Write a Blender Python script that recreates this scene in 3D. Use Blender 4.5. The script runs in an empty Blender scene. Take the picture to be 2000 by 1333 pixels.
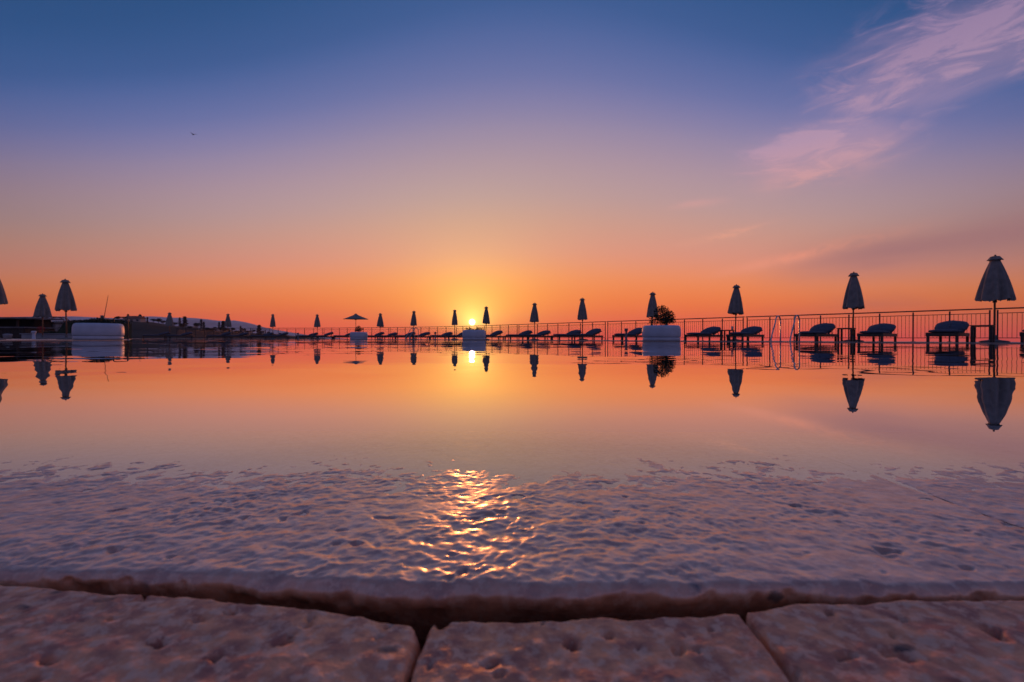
import bpy, bmesh, math, random
from math import sin, cos, pi, radians, sqrt, exp, atan2
from mathutils import Vector, Matrix, noise

# ------------------------------------------------------------------ scene, camera, sky, sun, exposure
SC = bpy.context.scene
COL = SC.collection
EYE = 0.09                                   # the lens stands nine centimetres above the water
F = 900.0                                    # focal length in photo pixels (2000 px wide)

cam_data = bpy.data.cameras.new('camera')
cam = bpy.data.objects.new('camera', cam_data); COL.objects.link(cam)
cam_data.sensor_width = 36.0
cam_data.lens = 16.2
cam_data.clip_start = 0.005
cam_data.clip_end = 20000.0
cam.location = (0, 0, EYE)
cam.rotation_euler = (radians(90 - 0.29), radians(-0.13), 0)
cam_data.dof.use_dof = True
cam_data.dof.focus_distance = 0.75
cam_data.dof.aperture_fstop = 17.0
SC.camera = cam

SUN_AZ = radians(-4.95)
SUN_EL = radians(2.05)
SUN_DIR = Vector((sin(SUN_AZ) * cos(SUN_EL), cos(SUN_AZ) * cos(SUN_EL), sin(SUN_EL)))

SC.view_settings.view_transform = 'Standard'
SC.view_settings.look = 'None'
SC.view_settings.gamma = 1.0
SC.view_settings.exposure = 0.0
SC.view_settings.use_curve_mapping = False
SC.cycles.use_denoising = True
SC.cycles.max_bounces = 6
SC.cycles.volume_bounces = 0
SC.cycles.sample_clamp_indirect = 4.0
SC.cycles.caustics_reflective = False
SC.cycles.caustics_refractive = False


def lin(r, g, b):
    def c(v):
        v /= 255.0
        return v / 12.92 if v <= 0.04045 else ((v + 0.055) / 1.055) ** 2.4
    return (c(r), c(g), c(b), 1.0)


class NT:
    """Small helper that writes node expressions."""
    def __init__(self, tree):
        self.t = tree
        self.n = tree.nodes
        self.l = tree.links

    def node(self, kind, **kw):
        nd = self.n.new(kind)
        for k, v in kw.items():
            setattr(nd, k, v)
        return nd

    def put(self, sock, v):
        if v is None:
            return
        if hasattr(v, 'is_output'):
            self.l.new(v, sock)
        else:
            sock.default_value = v

    def m(self, op, a, b=None, c=None, clamp=False):
        nd = self.node('ShaderNodeMath', operation=op, use_clamp=clamp)
        self.put(nd.inputs[0], a); self.put(nd.inputs[1], b); self.put(nd.inputs[2], c)
        return nd.outputs[0]

    def v(self, op, a, b=None, scale=None):
        nd = self.node('ShaderNodeVectorMath', operation=op)
        self.put(nd.inputs[0], a); self.put(nd.inputs[1], b)
        if scale is not None:
            self.put(nd.inputs['Scale'], scale)
        return nd.outputs['Value'] if op in ('DOT_PRODUCT', 'LENGTH') else nd.outputs['Vector']

    def xyz(self, a, b, c):
        nd = self.node('ShaderNodeCombineXYZ')
        self.put(nd.inputs[0], a); self.put(nd.inputs[1], b); self.put(nd.inputs[2], c)
        return nd.outputs[0]

    def sep(self, a):
        nd = self.node('ShaderNodeSeparateXYZ')
        self.put(nd.inputs[0], a)
        return nd.outputs

    def ss(self, x, lo, hi, a=0.0, b=1.0):
        nd = self.node('ShaderNodeMapRange', interpolation_type='SMOOTHSTEP')
        self.put(nd.inputs['Value'], x)
        nd.inputs['From Min'].default_value = lo; nd.inputs['From Max'].default_value = hi
        nd.inputs['To Min'].default_value = a; nd.inputs['To Max'].default_value = b
        return nd.outputs['Result']

    def mix(self, fac, a, b, blend='MIX'):
        nd = self.node('ShaderNodeMix', data_type='RGBA', blend_type=blend)
        self.put(nd.inputs['Factor'], fac)
        self.put(nd.inputs[6], a); self.put(nd.inputs[7], b)
        return nd.outputs[2]

    def ramp(self, fac, stops, interp='LINEAR'):
        nd = self.node('ShaderNodeValToRGB')
        cr = nd.color_ramp
        cr.interpolation = interp
        while len(cr.elements) > 1:
            cr.elements.remove(cr.elements[-1])
        cr.elements[0].position = stops[0][0]; cr.elements[0].color = stops[0][1]
        for p, c in stops[1:]:
            e = cr.elements.new(p); e.color = c
        self.put(nd.inputs[0], fac)
        return nd.outputs[0]

    def noise(self, vec, scale, detail=2.0, rough=0.5, dist=0.0, color=False):
        nd = self.node('ShaderNodeTexNoise')
        self.put(nd.inputs['Vector'], vec)
        nd.inputs['Scale'].default_value = scale; nd.inputs['Detail'].default_value = detail
        nd.inputs['Roughness'].default_value = rough; nd.inputs['Distortion'].default_value = dist
        return nd.outputs['Color'] if color else nd.outputs[0]


# ---- sky: sunset colours by height above the horizon and by bearing from the sun
world = bpy.data.worlds.new('World'); SC.world = world
world.use_nodes = True
W = NT(world.node_tree)
for nd in list(W.n):
    W.n.remove(nd)
d = W.v('NORMALIZE', W.node('ShaderNodeTexCoord').outputs['Generated'])
dx, dy, dz = W.sep(d)
hlen = W.m('MAXIMUM', W.m('SQRT', W.m('ADD', W.m('MULTIPLY', dx, dx), W.m('MULTIPLY', dy, dy))), 1e-4)
caz = W.m('DIVIDE', W.m('ADD', W.m('MULTIPLY', dx, sin(radians(1.5))), W.m('MULTIPLY', dy, cos(radians(1.5)))), hlen)
el = W.m('ARCSINE', W.m('MAXIMUM', dz, 0.0))
keff = W.m('ADD', 1.0, W.m('MULTIPLY', W.m('SUBTRACT', 1.0, caz), 2.1))
eff = W.m('MULTIPLY', el, keff)
front = W.ramp(W.m('DIVIDE', eff, 1.6, clamp=True), [
    (0.0000, lin(244, 80, 66)),
    (0.0162, lin(254, 98, 64)),
    (0.0453, lin(255, 124, 56)),
    (0.0800, lin(250, 146, 86)),
    (0.1137, lin(226, 150, 130)),
    (0.1500, lin(210, 156, 138)),
    (0.1875, lin(188, 156, 156)),
    (0.2281, lin(176, 149, 162)),
    (0.2687, lin(150, 137, 168)),
    (0.2975, lin(129, 126, 169)),
    (0.3250, lin(107, 116, 167)),
    (0.3656, lin(80, 103, 158)),
    (0.3962, lin(62, 94, 149)),
    (0.4688, lin(40, 82, 133)),
    (0.6250, lin(38, 74, 122)),
    (1.0000, lin(42, 70, 116))], 'B_SPLINE')
back = W.ramp(W.m('DIVIDE', el, 1.5708, clamp=True), [
    (0.00, lin(80, 76, 104)),
    (0.08, lin(102, 92, 124)),
    (0.20, lin(100, 100, 140)),
    (0.45, lin(66, 86, 134)),
    (1.00, lin(42, 70, 116))])
dim = W.ss(caz, 0.5, 0.97, 0.58, 1.0)
high = W.ss(el, 0.16, 0.42)
dim = W.m('ADD', dim, W.m('MULTIPLY', W.m('SUBTRACT', 1.0, dim), high))
front = W.mix(1.0, front, W.xyz(dim, dim, dim), 'MULTIPLY')
sky = W.mix(W.ss(caz, 0.55, -0.25), front, back)
# clouds: thin pink wisps and a low dusk bank, in bearing / height degrees
azd = W.m('MULTIPLY', W.m('ARCTAN2', dx, dy), 57.2958)
eld = W.m('MULTIPLY', el, 57.2958)


def tilted(ca, ce, tilt, sa, se):
    a = W.m('SUBTRACT', azd, ca); e = W.m('SUBTRACT', eld, ce)
    c, s = cos(radians(tilt)), sin(radians(tilt))
    u = W.m('DIVIDE', W.m('ADD', W.m('MULTIPLY', a, c), W.m('MULTIPLY', e, s)), sa)
    w = W.m('DIVIDE', W.m('SUBTRACT', W.m('MULTIPLY', e, c), W.m('MULTIPLY', a, s)), se)
    return u, w


def blob(ca, ce, tilt, sa, se):
    u, w = tilted(ca, ce, tilt, sa, se)
    return W.m('EXPONENT', W.m('MULTIPLY', W.m('ADD', W.m('MULTIPLY', u, u), W.m('MULTIPLY', w, w)), -1.0))


uu, ww = tilted(0, 0, 2, 1, 1)
wn = W.noise(W.xyz(W.m('MULTIPLY', uu, 0.15), W.m('MULTIPLY', ww, 0.50), 5.2), 1.0, 9.0, 0.64, 0.8)
wn2 = W.noise(W.xyz(W.m('MULTIPLY', azd, 0.035), W.m('MULTIPLY', eld, 0.16), 9.1), 1.0, 4.0, 0.5, 0.3)
veil_n = W.noise(W.xyz(W.m('MULTIPLY', uu, 0.085), W.m('MULTIPLY', ww, 0.19), 1.4), 1.0, 5.0, 0.55, 0.6)
cover = W.m('MAXIMUM', blob(43.4, 24.9, 5, 9.4, 4.0), blob(33.0, 18.5, 2, 7.0, 2.8))
thin = W.m('MAXIMUM', W.m('MULTIPLY', blob(25.0, 11.6, 8, 3.6, 0.40), 0.8), W.m('MULTIPLY', blob(21.5, 15.3, 0, 2.8, 0.45), 0.5))
far_cover = W.m('MULTIPLY', W.ss(W.noise(d, 1.7, 1.0), 0.52, 0.70), W.ss(W.m('ABSOLUTE', azd), 52.0, 70.0))
cover = W.m('MAXIMUM', cover, W.m('MULTIPLY', far_cover, W.ss(eld, 8.0, 20.0)))
veil = W.m('MULTIPLY', W.ss(W.m('ADD', veil_n, W.m('MULTIPLY', cover, 0.30)), 0.46, 0.86), W.ss(cover, 0.01, 0.5))
streak = W.m('MULTIPLY', W.ss(W.m('ADD', wn, W.m('MULTIPLY', cover, 0.14)), 0.53, 0.74), W.ss(cover, 0.05, 0.5))
wisp = W.m('ADD', W.m('MULTIPLY', veil, 0.55), W.m('MULTIPLY', streak, 0.62))
wisp = W.m('MAXIMUM', wisp, W.m('MULTIPLY', thin, W.ss(wn, 0.36, 0.6)), clamp=True)
wisp_col = W.ramp(W.m('DIVIDE', eld, 40.0, clamp=True), [
    (0.0, lin(255, 170, 120)), (0.3, lin(240, 168, 142)), (0.5, lin(186, 152, 176)), (0.75, lin(142, 122, 164))])
sky = W.mix(W.m('MULTIPLY', wisp, 0.88), sky, wisp_col)
bu, bw = tilted(43.0, 8.6, 5.0, 17.0, 2.2)
bank = W.m('MULTIPLY', W.m('EXPONENT', W.m('MULTIPLY', W.m('MULTIPLY', bw, bw), -1.0)), W.ss(bu, -1.0, -0.2))
bank = W.m('MULTIPLY', bank, W.ss(bu, 4.0, 2.0))
bank = W.m('MULTIPLY', bank, W.ss(wn2, 0.25, 0.5, 0.5, 1.0))
sky = W.mix(W.m('MULTIPLY', bank, 0.72), sky, lin(156, 112, 118))
lu, lw = tilted(31.5, 8.7, 10.0, 6.5, 0.55)
edge = W.m('EXPONENT', W.m('MULTIPLY', W.m('ADD', W.m('MULTIPLY', lu, lu), W.m('MULTIPLY', lw, lw)), -1.0))
sky = W.mix(W.m('MULTIPLY', W.m('MULTIPLY', edge, W.ss(wn, 0.36, 0.60)), 0.75), sky, lin(244, 156, 128))
bu2, bw2 = tilted(42.0, 3.9, 4.0, 16.0, 1.0)
bank2 = W.m('MULTIPLY', W.m('EXPONENT', W.m('MULTIPLY', W.m('MULTIPLY', bw2, bw2), -1.0)), W.ss(bu2, -1.0, -0.1))
bank2 = W.m('MULTIPLY', W.m('MULTIPLY', bank2, W.ss(bu2, 4.0, 2.0)), W.ss(wn2, 0.3, 0.55))
sky = W.mix(W.m('MULTIPLY', bank2, 0.50), sky, lin(168, 108, 104))
# glow round the sun and its disc
sdot = W.m('MINIMUM', W.v('DOT_PRODUCT', d, tuple(SUN_DIR)), 1.0)
ang = W.m('ARCCOSINE', sdot)
lift = W.ss(eld, -0.4, 3.4, 0.16, 1.0)
g2 = W.m('MULTIPLY', W.m('EXPONENT', W.m('MULTIPLY', ang, -1 / 0.105)), lift)
g1 = W.m('MULTIPLY', W.m('EXPONENT', W.m('MULTIPLY', ang, -1 / 0.024)), W.ss(eld, 0.2, 2.0, 0.3, 1.0))
sky = W.mix(1.0, sky, W.v('SCALE', (0.68, 0.62, 0.09), scale=g2), 'ADD')
sky = W.mix(1.0, sky, W.v('SCALE', (1.3, 1.1, 0.28), scale=g1), 'ADD')
disc = W.ss(ang, 0.0080, 0.0036)
sky = W.mix(1.0, sky, W.v('SCALE', (7.0, 6.2, 4.5), scale=disc), 'ADD')
bg = W.node('ShaderNodeBackground')
W.put(bg.inputs['Color'], sky)
bg.inputs['Strength'].default_value = 1.0
W.l.new(bg.outputs[0], W.node('ShaderNodeOutputWorld').inputs['Surface'])
world.cycles.sampling_method = 'MANUAL'
world.cycles.sample_map_resolution = 1024

sun_data = bpy.data.lights.new('sun', 'SUN')
sun_data.energy = 1.2
sun_data.angle = radians(0.55)
sun_data.color = (1.0, 0.27, 0.075)
sun = bpy.data.objects.new('sun', sun_data); COL.objects.link(sun)
sun.rotation_euler = (-SUN_DIR).to_track_quat('-Z', 'Y').to_euler()

# ------------------------------------------------------------------ helpers
rnd = random.Random(7)


class MB:
    """Collects faces; build() links them as one mesh object."""
    def __init__(self):
        self.v = []; self.f = []; self.smooth = []

    def add(self, vs, fs, smooth=False):
        o = len(self.v)
        self.v += [tuple(p) for p in vs]
        self.f += [tuple(i + o for i in f) for f in fs]
        self.smooth += [smooth] * len(fs)
        return self

    def box(self, c, s, M=None):
        x, y, z = (k / 2 for k in s)
        b = min(x, y, z) * 0.18
        vs = []
        for sz in (-1, 1):                     # eight chamfered corners, three points each
            for sy in (-1, 1):
                for sx in (-1, 1):
                    vs += [(sx * (x - b), sy * (y - b), sz * z), (sx * (x - b), sy * y, sz * (z - b)), (sx * x, sy * (y - b), sz * (z - b))]
        bm = bmesh.new()
        for p in vs:
            bm.verts.new(p)
        bmesh.ops.convex_hull(bm, input=bm.verts)
        bmesh.ops.dissolve_limit(bm, angle_limit=0.01, verts=bm.verts, edges=bm.edges)
        bm.verts.index_update()
        pts = [Vector(q.co) for q in bm.verts]
        fs = [[q.index for q in f.verts] for f in bm.faces]
        bm.free()
        c = Vector(c)
        pts = [(M @ p if M else p) + c for p in pts]
        return self.add(pts, fs)

    def tube(self, path, r, n=8, cap=True):
        path = [Vector(p) for p in path]
        rs = r if isinstance(r, (list, tuple)) else [r] * len(path)
        vs, fs = [], []
        up = Vector((0, 0, 1))
        t0 = (path[1] - path[0]).normalized()
        a = t0.cross(up)
        if a.length < 1e-3:
            a = Vector((1, 0, 0))
        a.normalize()
        for i, p in enumerate(path):
            if i == 0:
                t = path[1] - path[0]
            elif i == len(path) - 1:
                t = path[-1] - path[-2]
            else:
                t = path[i + 1] - path[i - 1]
            t.normalize()
            a = (a - t * a.dot(t)).normalized()
            b = t.cross(a)
            for k in range(n):
                th = 2 * pi * k / n
                vs.append(p + (a * cos(th) + b * sin(th)) * rs[i])
        for i in range(len(path) - 1):
            for k in range(n):
                k2 = (k + 1) % n
                fs.append((i * n + k, i * n + k2, (i + 1) * n + k2, (i + 1) * n + k))
        self.add(vs, fs, True)
        if cap:
            o = len(self.v) - len(vs)
            self.f += [tuple(o + k for k in reversed(range(n))), tuple(o + (len(path) - 1) * n + k for k in range(n))]
            self.smooth += [False, False]
        return self

    def lathe(self, prof, n=32, c=(0, 0, 0), smooth=True, close=False):
        vs, fs = [], []
        for (r, z) in prof:
            for k in range(n):
                th = 2 * pi * k / n
                vs.append((c[0] + r * cos(th), c[1] + r * sin(th), c[2] + z))
        for i in range(len(prof) - 1):
            for k in range(n):
                k2 = (k + 1) % n
                fs.append((i * n + k, i * n + k2, (i + 1) * n + k2, (i + 1) * n + k))
        if close:
            fs.append(tuple(reversed(range(n))))
            fs.append(tuple((len(prof) - 1) * n + k for k in range(n)))
        return self.add(vs, fs, smooth)

    def grid(self, nu, nv, fn, smooth=True, close_u=False):
        vs = [fn(i, j) for j in range(nv) for i in range(nu)]
        fs = []
        for j in range(nv - 1):
            for i in range(nu if close_u else nu - 1):
                i2 = (i + 1) % nu
                fs.append((j * nu + i, j * nu + i2, (j + 1) * nu + i2, (j + 1) * nu + i))
        return self.add(vs, fs, smooth)

    def mesh(self, name, mat):
        me = bpy.data.meshes.new(name)
        me.from_pydata(self.v, [], self.f)
        me.polygons.foreach_set('use_smooth', self.smooth)
        me.materials.append(mat)
        me.update()
        return me

    def build(self, name, mat, parent=None, loc=None):
        return link(name, self.mesh(name, mat), parent, loc)


def link(name, me, parent=None, loc=None):
    o = bpy.data.objects.new(name, me); COL.objects.link(o)
    if parent is not None:
        o.parent = parent
    if loc is not None:
        o.location = loc
    return o


def tag(o, label=None, cat=None, group=None, kind=None):
    if label: o['label'] = label
    if cat: o['category'] = cat
    if group: o['group'] = group
    if kind: o['kind'] = kind
    return o


def empty(name, loc=(0, 0, 0), rz=0.0):
    o = bpy.data.objects.new(name, None); COL.objects.link(o)
    o.empty_display_size = 0.1
    o.location = loc; o.rotation_euler = (0, 0, rz)
    return o


def copy_tree(o, parent=None):
    c = o.copy(); COL.objects.link(c)
    c.parent = parent
    for ch in list(o.children):
        copy_tree(ch, c)
    return c


def at(px, depth, z=0.0):
    """World point at a depth in front of the camera station, on the bearing of a photo column."""
    return Vector(((px - 1000.0) / F * depth, depth, z))


# ------------------------------------------------------------------ materials
MATS = {}


def material(name, base, rough=0.6, spec=0.5, metal=0.0, var=0.0, scale=8.0, bump=0.0, bump_scale=40.0, trans=0.0):
    m = bpy.data.materials.new(name); m.use_nodes = True
    N = NT(m.node_tree)
    p = N.n['Principled BSDF']
    co = N.node('ShaderNodeTexCoord').outputs['Object']
    if var > 0:
        a = tuple(min(1, k * (1 + var)) for k in base[:3]) + (1,)
        b = tuple(k * (1 - var) for k in base[:3]) + (1,)
        N.put(p.inputs['Base Color'], N.mix(N.ss(N.noise(co, scale, 4.0), 0.35, 0.65), b, a))
    else:
        p.inputs['Base Color'].default_value = tuple(base[:3]) + (1,)
    p.inputs['Roughness'].default_value = rough
    p.inputs['Specular IOR Level'].default_value = spec
    p.inputs['Metallic'].default_value = metal
    if bump > 0:
        b = N.node('ShaderNodeBump')
        b.inputs['Strength'].default_value = 1.0
        b.inputs['Distance'].default_value = bump
        N.put(b.inputs['Height'], N.noise(co, bump_scale, 4.0))
        N.l.new(b.outputs[0], p.inputs['Normal'])
    MATS[name] = m
    return m


material('canopy_fabric', (0.235, 0.22, 0.205), 0.9, 0.2, var=0.14, scale=5, bump=0.004, bump_scale=60)
material('pole_wood', (0.23, 0.12, 0.07), 0.45, 0.5, var=0.2, scale=14)
material('base_concrete', (0.16, 0.16, 0.155), 0.85, 0.3, var=0.2, scale=10)
material('lounger_wood', (0.055, 0.042, 0.035), 0.55, 0.4, var=0.3, scale=12)
material('cushion_fabric', (0.085, 0.10, 0.14), 0.92, 0.2, var=0.12, scale=9, bump=0.003, bump_scale=90)
material('table_wood', (0.045, 0.037, 0.032), 0.5, 0.4, var=0.3, scale=12)
material('railing_steel', (0.06, 0.045, 0.042), 0.45, 0.5, metal=0.2, var=0.25, scale=3)
material('ladder_steel', (0.42, 0.42, 0.43), 0.25, 0.5, metal=1.0)
material('planter_white', (0.52, 0.57, 0.66), 0.5, 0.4, var=0.05, scale=3)
material('soil', (0.05, 0.035, 0.025), 0.95, 0.2, var=0.4, scale=20)
material('leaf_dark', (0.018, 0.035, 0.016), 0.6, 0.4, var=0.4, scale=5)
material('bark', (0.08, 0.055, 0.04), 0.85, 0.3, var=0.3, scale=10)
material('pine_needles', (0.016, 0.024, 0.016), 0.7, 0.3, var=0.35, scale=0.6)
material('bin_grey', (0.14, 0.14, 0.15), 0.5, 0.4)
material('ceramic', (0.6, 0.58, 0.55), 0.4, 0.5)
material('bar_dark', (0.03, 0.022, 0.018), 0.6, 0.4, var=0.3, scale=4)
material('bar_roof', (0.16, 0.16, 0.17), 0.8, 0.3, var=0.2, scale=2)
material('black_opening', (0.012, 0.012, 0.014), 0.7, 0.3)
material('grey_render', (0.30, 0.31, 0.34), 0.85, 0.3, var=0.1, scale=1.5)
material('house_wall', (0.42, 0.36, 0.33), 0.9, 0.2, var=0.1, scale=0.4)
material('house_roof', (0.26, 0.11, 0.08), 0.9, 0.2, var=0.2, scale=0.5)
material('window_glass', (0.03, 0.035, 0.045), 0.15, 0.6)
material('hill_scrub', (0.034, 0.034, 0.03), 0.95, 0.1, var=0.45, scale=0.03)
material('mountain_rock', (0.58, 0.56, 0.56), 0.95, 0.1, var=0.25, scale=0.004)
material('terracotta', (0.45, 0.13, 0.07), 0.8, 0.3, var=0.2, scale=9)
material('bird_feather', (0.03, 0.03, 0.035), 0.8, 0.2)
material('gutter', (0.035, 0.028, 0.025), 0.8, 0.3, var=0.4, scale=30)
material('mast_paint', (0.22, 0.09, 0.06), 0.6, 0.4)


def stone_material(name, c1, c2, c3, rough, coat, coat_rough=0.3, coat_ior=1.4, micro=0.0003, mscale=38.0, pits=True):
    m = bpy.data.materials.new(name); m.use_nodes = True
    N = NT(m.node_tree)
    p = N.n['Principled BSDF']
    co = N.node('ShaderNodeNewGeometry').outputs['Position']
    n1 = N.noise(co, mscale, 5.0, 0.62, 0.3)
    n2 = N.noise(co, 210.0, 4.0, 0.65)
    n3 = N.noise(co, 9.0, 3.0, 0.5, 0.5)
    col = N.mix(N.ss(n1, 0.36, 0.64), c1, c2)
    col = N.mix(N.m('MULTIPLY', N.ss(n2, 0.46, 0.62), 0.75), col, c3)
    col = N.mix(N.m('MULTIPLY', N.ss(n3, 0.5, 0.72), 0.45), col, tuple(k * 0.55 for k in c2[:3]) + (1,))
    if pits:
        vo = N.node('ShaderNodeTexVoronoi')
        N.put(vo.inputs['Vector'], N.v('MULTIPLY', co, (1.0, 1.6, 1.0)))
        vo.inputs['Scale'].default_value = 44.0
        spot = N.m('MULTIPLY', N.ss(N.m('ADD', vo.outputs['Distance'], N.m('MULTIPLY', n2, 0.16)), 0.27, 0.19), N.ss(N.noise(co, 30.0, 2.0), 0.46, 0.54))
        col = N.mix(N.m('MULTIPLY', spot, 0.85), col, (0.03, 0.024, 0.024, 1))
    N.put(p.inputs['Base Color'], col)
    N.put(p.inputs['Roughness'], N.ss(n1, 0.3, 0.7, rough * 0.75, rough * 1.35))
    p.inputs['Specular IOR Level'].default_value = 0.5
    p.inputs['Coat Weight'].default_value = coat
    p.inputs['Coat Roughness'].default_value = coat_rough
    p.inputs['Coat IOR'].default_value = coat_ior
    b = N.node('ShaderNodeBump')
    b.inputs['Strength'].default_value = 0.9
    b.inputs['Distance'].default_value = micro
    N.put(b.inputs['Height'], N.noise(co, 420.0, 3.0, 0.6))
    N.l.new(b.outputs[0], p.inputs['Normal'])
    N.l.new(b.outputs[0], p.inputs['Coat Normal'])
    MATS[name] = m
    return m


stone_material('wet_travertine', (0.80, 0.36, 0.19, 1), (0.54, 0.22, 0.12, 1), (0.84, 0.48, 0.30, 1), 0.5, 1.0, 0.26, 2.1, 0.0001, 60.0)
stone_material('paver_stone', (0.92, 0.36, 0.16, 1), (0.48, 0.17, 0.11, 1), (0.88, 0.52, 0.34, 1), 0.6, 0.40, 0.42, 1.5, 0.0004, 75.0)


def deck_material():
    m = bpy.data.materials.new('deck_stone'); m.use_nodes = True
    N = NT(m.node_tree); p = N.n['Principled BSDF']
    co = N.node('ShaderNodeNewGeometry').outputs['Position']
    br = N.node('ShaderNodeTexBrick')
    N.put(br.inputs['Vector'], co)
    br.inputs['Scale'].default_value = 1.0
    br.inputs['Brick Width'].default_value = 0.6; br.inputs['Row Height'].default_value = 0.4
    br.inputs['Mortar Size'].default_value = 0.006
    br.inputs['Color1'].default_value = (0.40, 0.31, 0.26, 1)
    br.inputs['Color2'].default_value = (0.34, 0.26, 0.22, 1)
    br.inputs['Mortar'].default_value = (0.16, 0.13, 0.12, 1)
    col = N.mix(N.m('MULTIPLY', N.noise(co, 1.3, 4.0), 0.5), br.outputs['Color'], (0.24, 0.19, 0.17, 1))
    N.put(p.inputs['Base Color'], col)
    N.put(p.inputs['Roughness'], N.ss(N.noise(co, 0.5, 3.0), 0.35, 0.65, 0.22, 0.5))
    MATS['deck_stone'] = m


deck_material()


def water_material(name, slope, far_slope, tint, ior):
    m = bpy.data.materials.new(name); m.use_nodes = True
    N = NT(m.node_tree)
    for nd in list(N.n):
        N.n.remove(nd)
    co = N.node('ShaderNodeNewGeometry').outputs['Position']
    px_, py_, pz_ = N.sep(co)
    dist = N.v('LENGTH', co)
    amp = N.m('ADD', N.ss(dist, 0.45, 1.6, slope * 0.25, slope), N.ss(dist, 5.0, 16.0, 0.0, far_slope))
    a = N.noise(N.v('MULTIPLY', co, (0.8, 1.5, 1.0)), 1.1, 2.0, 0.5, 0.4, color=True)
    b = N.noise(N.v('MULTIPLY', co, (0.9, 1.6, 1.0)), 4.2, 1.5, 0.5, 0.2, color=True)
    ar, ag, ab = N.sep(a); br_, bg_, bb_ = N.sep(b)
    sx = N.m('ADD', N.m('SUBTRACT', ar, 0.5), N.m('MULTIPLY', N.m('SUBTRACT', br_, 0.5), 0.8))
    sy = N.m('ADD', N.m('SUBTRACT', ag, 0.5), N.m('MULTIPLY', N.m('SUBTRACT', bg_, 0.5), 0.8))
    nrm = N.v('NORMALIZE', N.xyz(N.m('MULTIPLY', sx, amp), N.m('MULTIPLY', sy, amp), 1.0))
    lw = N.node('ShaderNodeLayerWeight'); lw.inputs['Blend'].default_value = 0.5
    N.l.new(nrm, lw.inputs['Normal'])
    face = N.m('SUBTRACT', 1.0, lw.outputs['Facing'])          # cosine of the view angle to the surface
    refl = N.ramp(face, [(0.0, (1, 1, 1, 1)), (0.10, (0.95,) * 3 + (1,)), (0.15, (0.80,) * 3 + (1,)), (0.22, (0.52,) * 3 + (1,)), (0.40, (0.22,) * 3 + (1,)), (1.0, (0.03,) * 3 + (1,))])
    gl = N.node('ShaderNodeBsdfGlossy'); gl.inputs['Roughness'].default_value = 0.0
    gl.inputs['Color'].default_value = (0.97, 0.97, 0.97, 1)
    N.l.new(nrm, gl.inputs['Normal'])
    tr = N.node('ShaderNodeBsdfTransparent'); tr.inputs['Color'].default_value = tint
    mx = N.node('ShaderNodeMixShader')
    N.l.new(refl, mx.inputs[0]); N.l.new(tr.outputs[0], mx.inputs[1]); N.l.new(gl.outputs[0], mx.inputs[2])
    N.l.new(mx.outputs[0], N.node('ShaderNodeOutputMaterial').inputs['Surface'])
    MATS[name] = m
    return m


water_material('pool_water', 0.025, 0.05, (0.62, 0.72, 0.74, 1), 2.6)


def basin_material():
    m = bpy.data.materials.new('pool_tile'); m.use_nodes = True
    N = NT(m.node_tree); p = N.n['Principled BSDF']
    co = N.node('ShaderNodeNewGeometry').outputs['Position']
    br = N.node('ShaderNodeTexBrick'); br.offset = 0.0
    N.put(br.inputs['Vector'], co)
    br.inputs['Scale'].default_value = 1.0
    br.inputs['Brick Width'].default_value = 0.2; br.inputs['Row Height'].default_value = 0.2
    br.inputs['Mortar Size'].default_value = 0.006
    br.inputs['Color1'].default_value = (0.24, 0.36, 0.42, 1); br.inputs['Color2'].default_value = (0.20, 0.32, 0.40, 1)
    br.inputs['Mortar'].default_value = (0.4, 0.42, 0.42, 1)
    N.put(p.inputs['Base Color'], br.outputs['Color'])
    p.inputs['Roughness'].default_value = 0.4
    MATS['pool_tile'] = m


basin_material()


def sea_material():
    m = bpy.data.materials.new('sea_water'); m.use_nodes = True
    N = NT(m.node_tree); p = N.n['Principled BSDF']
    co = N.node('ShaderNodeNewGeometry').outputs['Position']
    p.inputs['Base Color'].default_value = (0.012, 0.02, 0.03, 1)
    p.inputs['Roughness'].default_value = 0.25
    b = N.node('ShaderNodeBump'); b.inputs['Distance'].default_value = 0.6
    N.put(b.inputs['Height'], N.noise(co, 0.15, 4.0))
    N.l.new(b.outputs[0], p.inputs['Normal'])
    MATS['sea_water'] = m


sea_material()

# ------------------------------------------------------------------ ground: sea, pool, deck
NX, NY = 0.76, 0.65                          # outward normal of the long pool edge
EX, EY = 0.65, -0.76                         # along that edge, towards the camera
SEA_Z = -35.0

m = MB()
ring = [(3250 * cos(2 * pi * k / 48), 3250 * sin(2 * pi * k / 48), SEA_Z) for k in range(48)]
m.add(ring, [tuple(range(48))])
tag(m.build('sea', MATS['sea_water']), kind='structure')

pool = [(20.4, 0.20), (13.6, 8.1), (7.0, 15.82), (0.0, 24.0), (-7.0, 32.18), (-11.6, 37.56), (-13.6, 39.4), (-17.0, 40.6), (-22.0, 40.9), (-27.0, 40.4),
        (-30.0, 39.4), (-31.0, 37.6), (-22.0, 26.5), (-13.4, 15.85), (-12.2, 8.0), (-11.6, 0.20)]
m = MB()
m.add([(x, y, 0.0) for x, y in pool], [tuple(range(len(pool)))])
tag(m.build('pool_water', MATS['pool_water']), kind='structure')

m = MB()
DEPTH = -1.35
m.add([(x, y, DEPTH) for x, y in pool], [tuple(range(len(pool)))])
n_ = len(pool)
vs = [(x, y, DEPTH) for x, y in pool] + [(x, y, 0.006 if y > 0.3 else -0.02) for x, y in pool]
m.add(vs, [(k, (k + 1) % n_, n_ + (k + 1) % n_, n_ + k) for k in range(n_)])
tag(m.build('pool_basin', MATS['pool_tile']), kind='structure')

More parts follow.
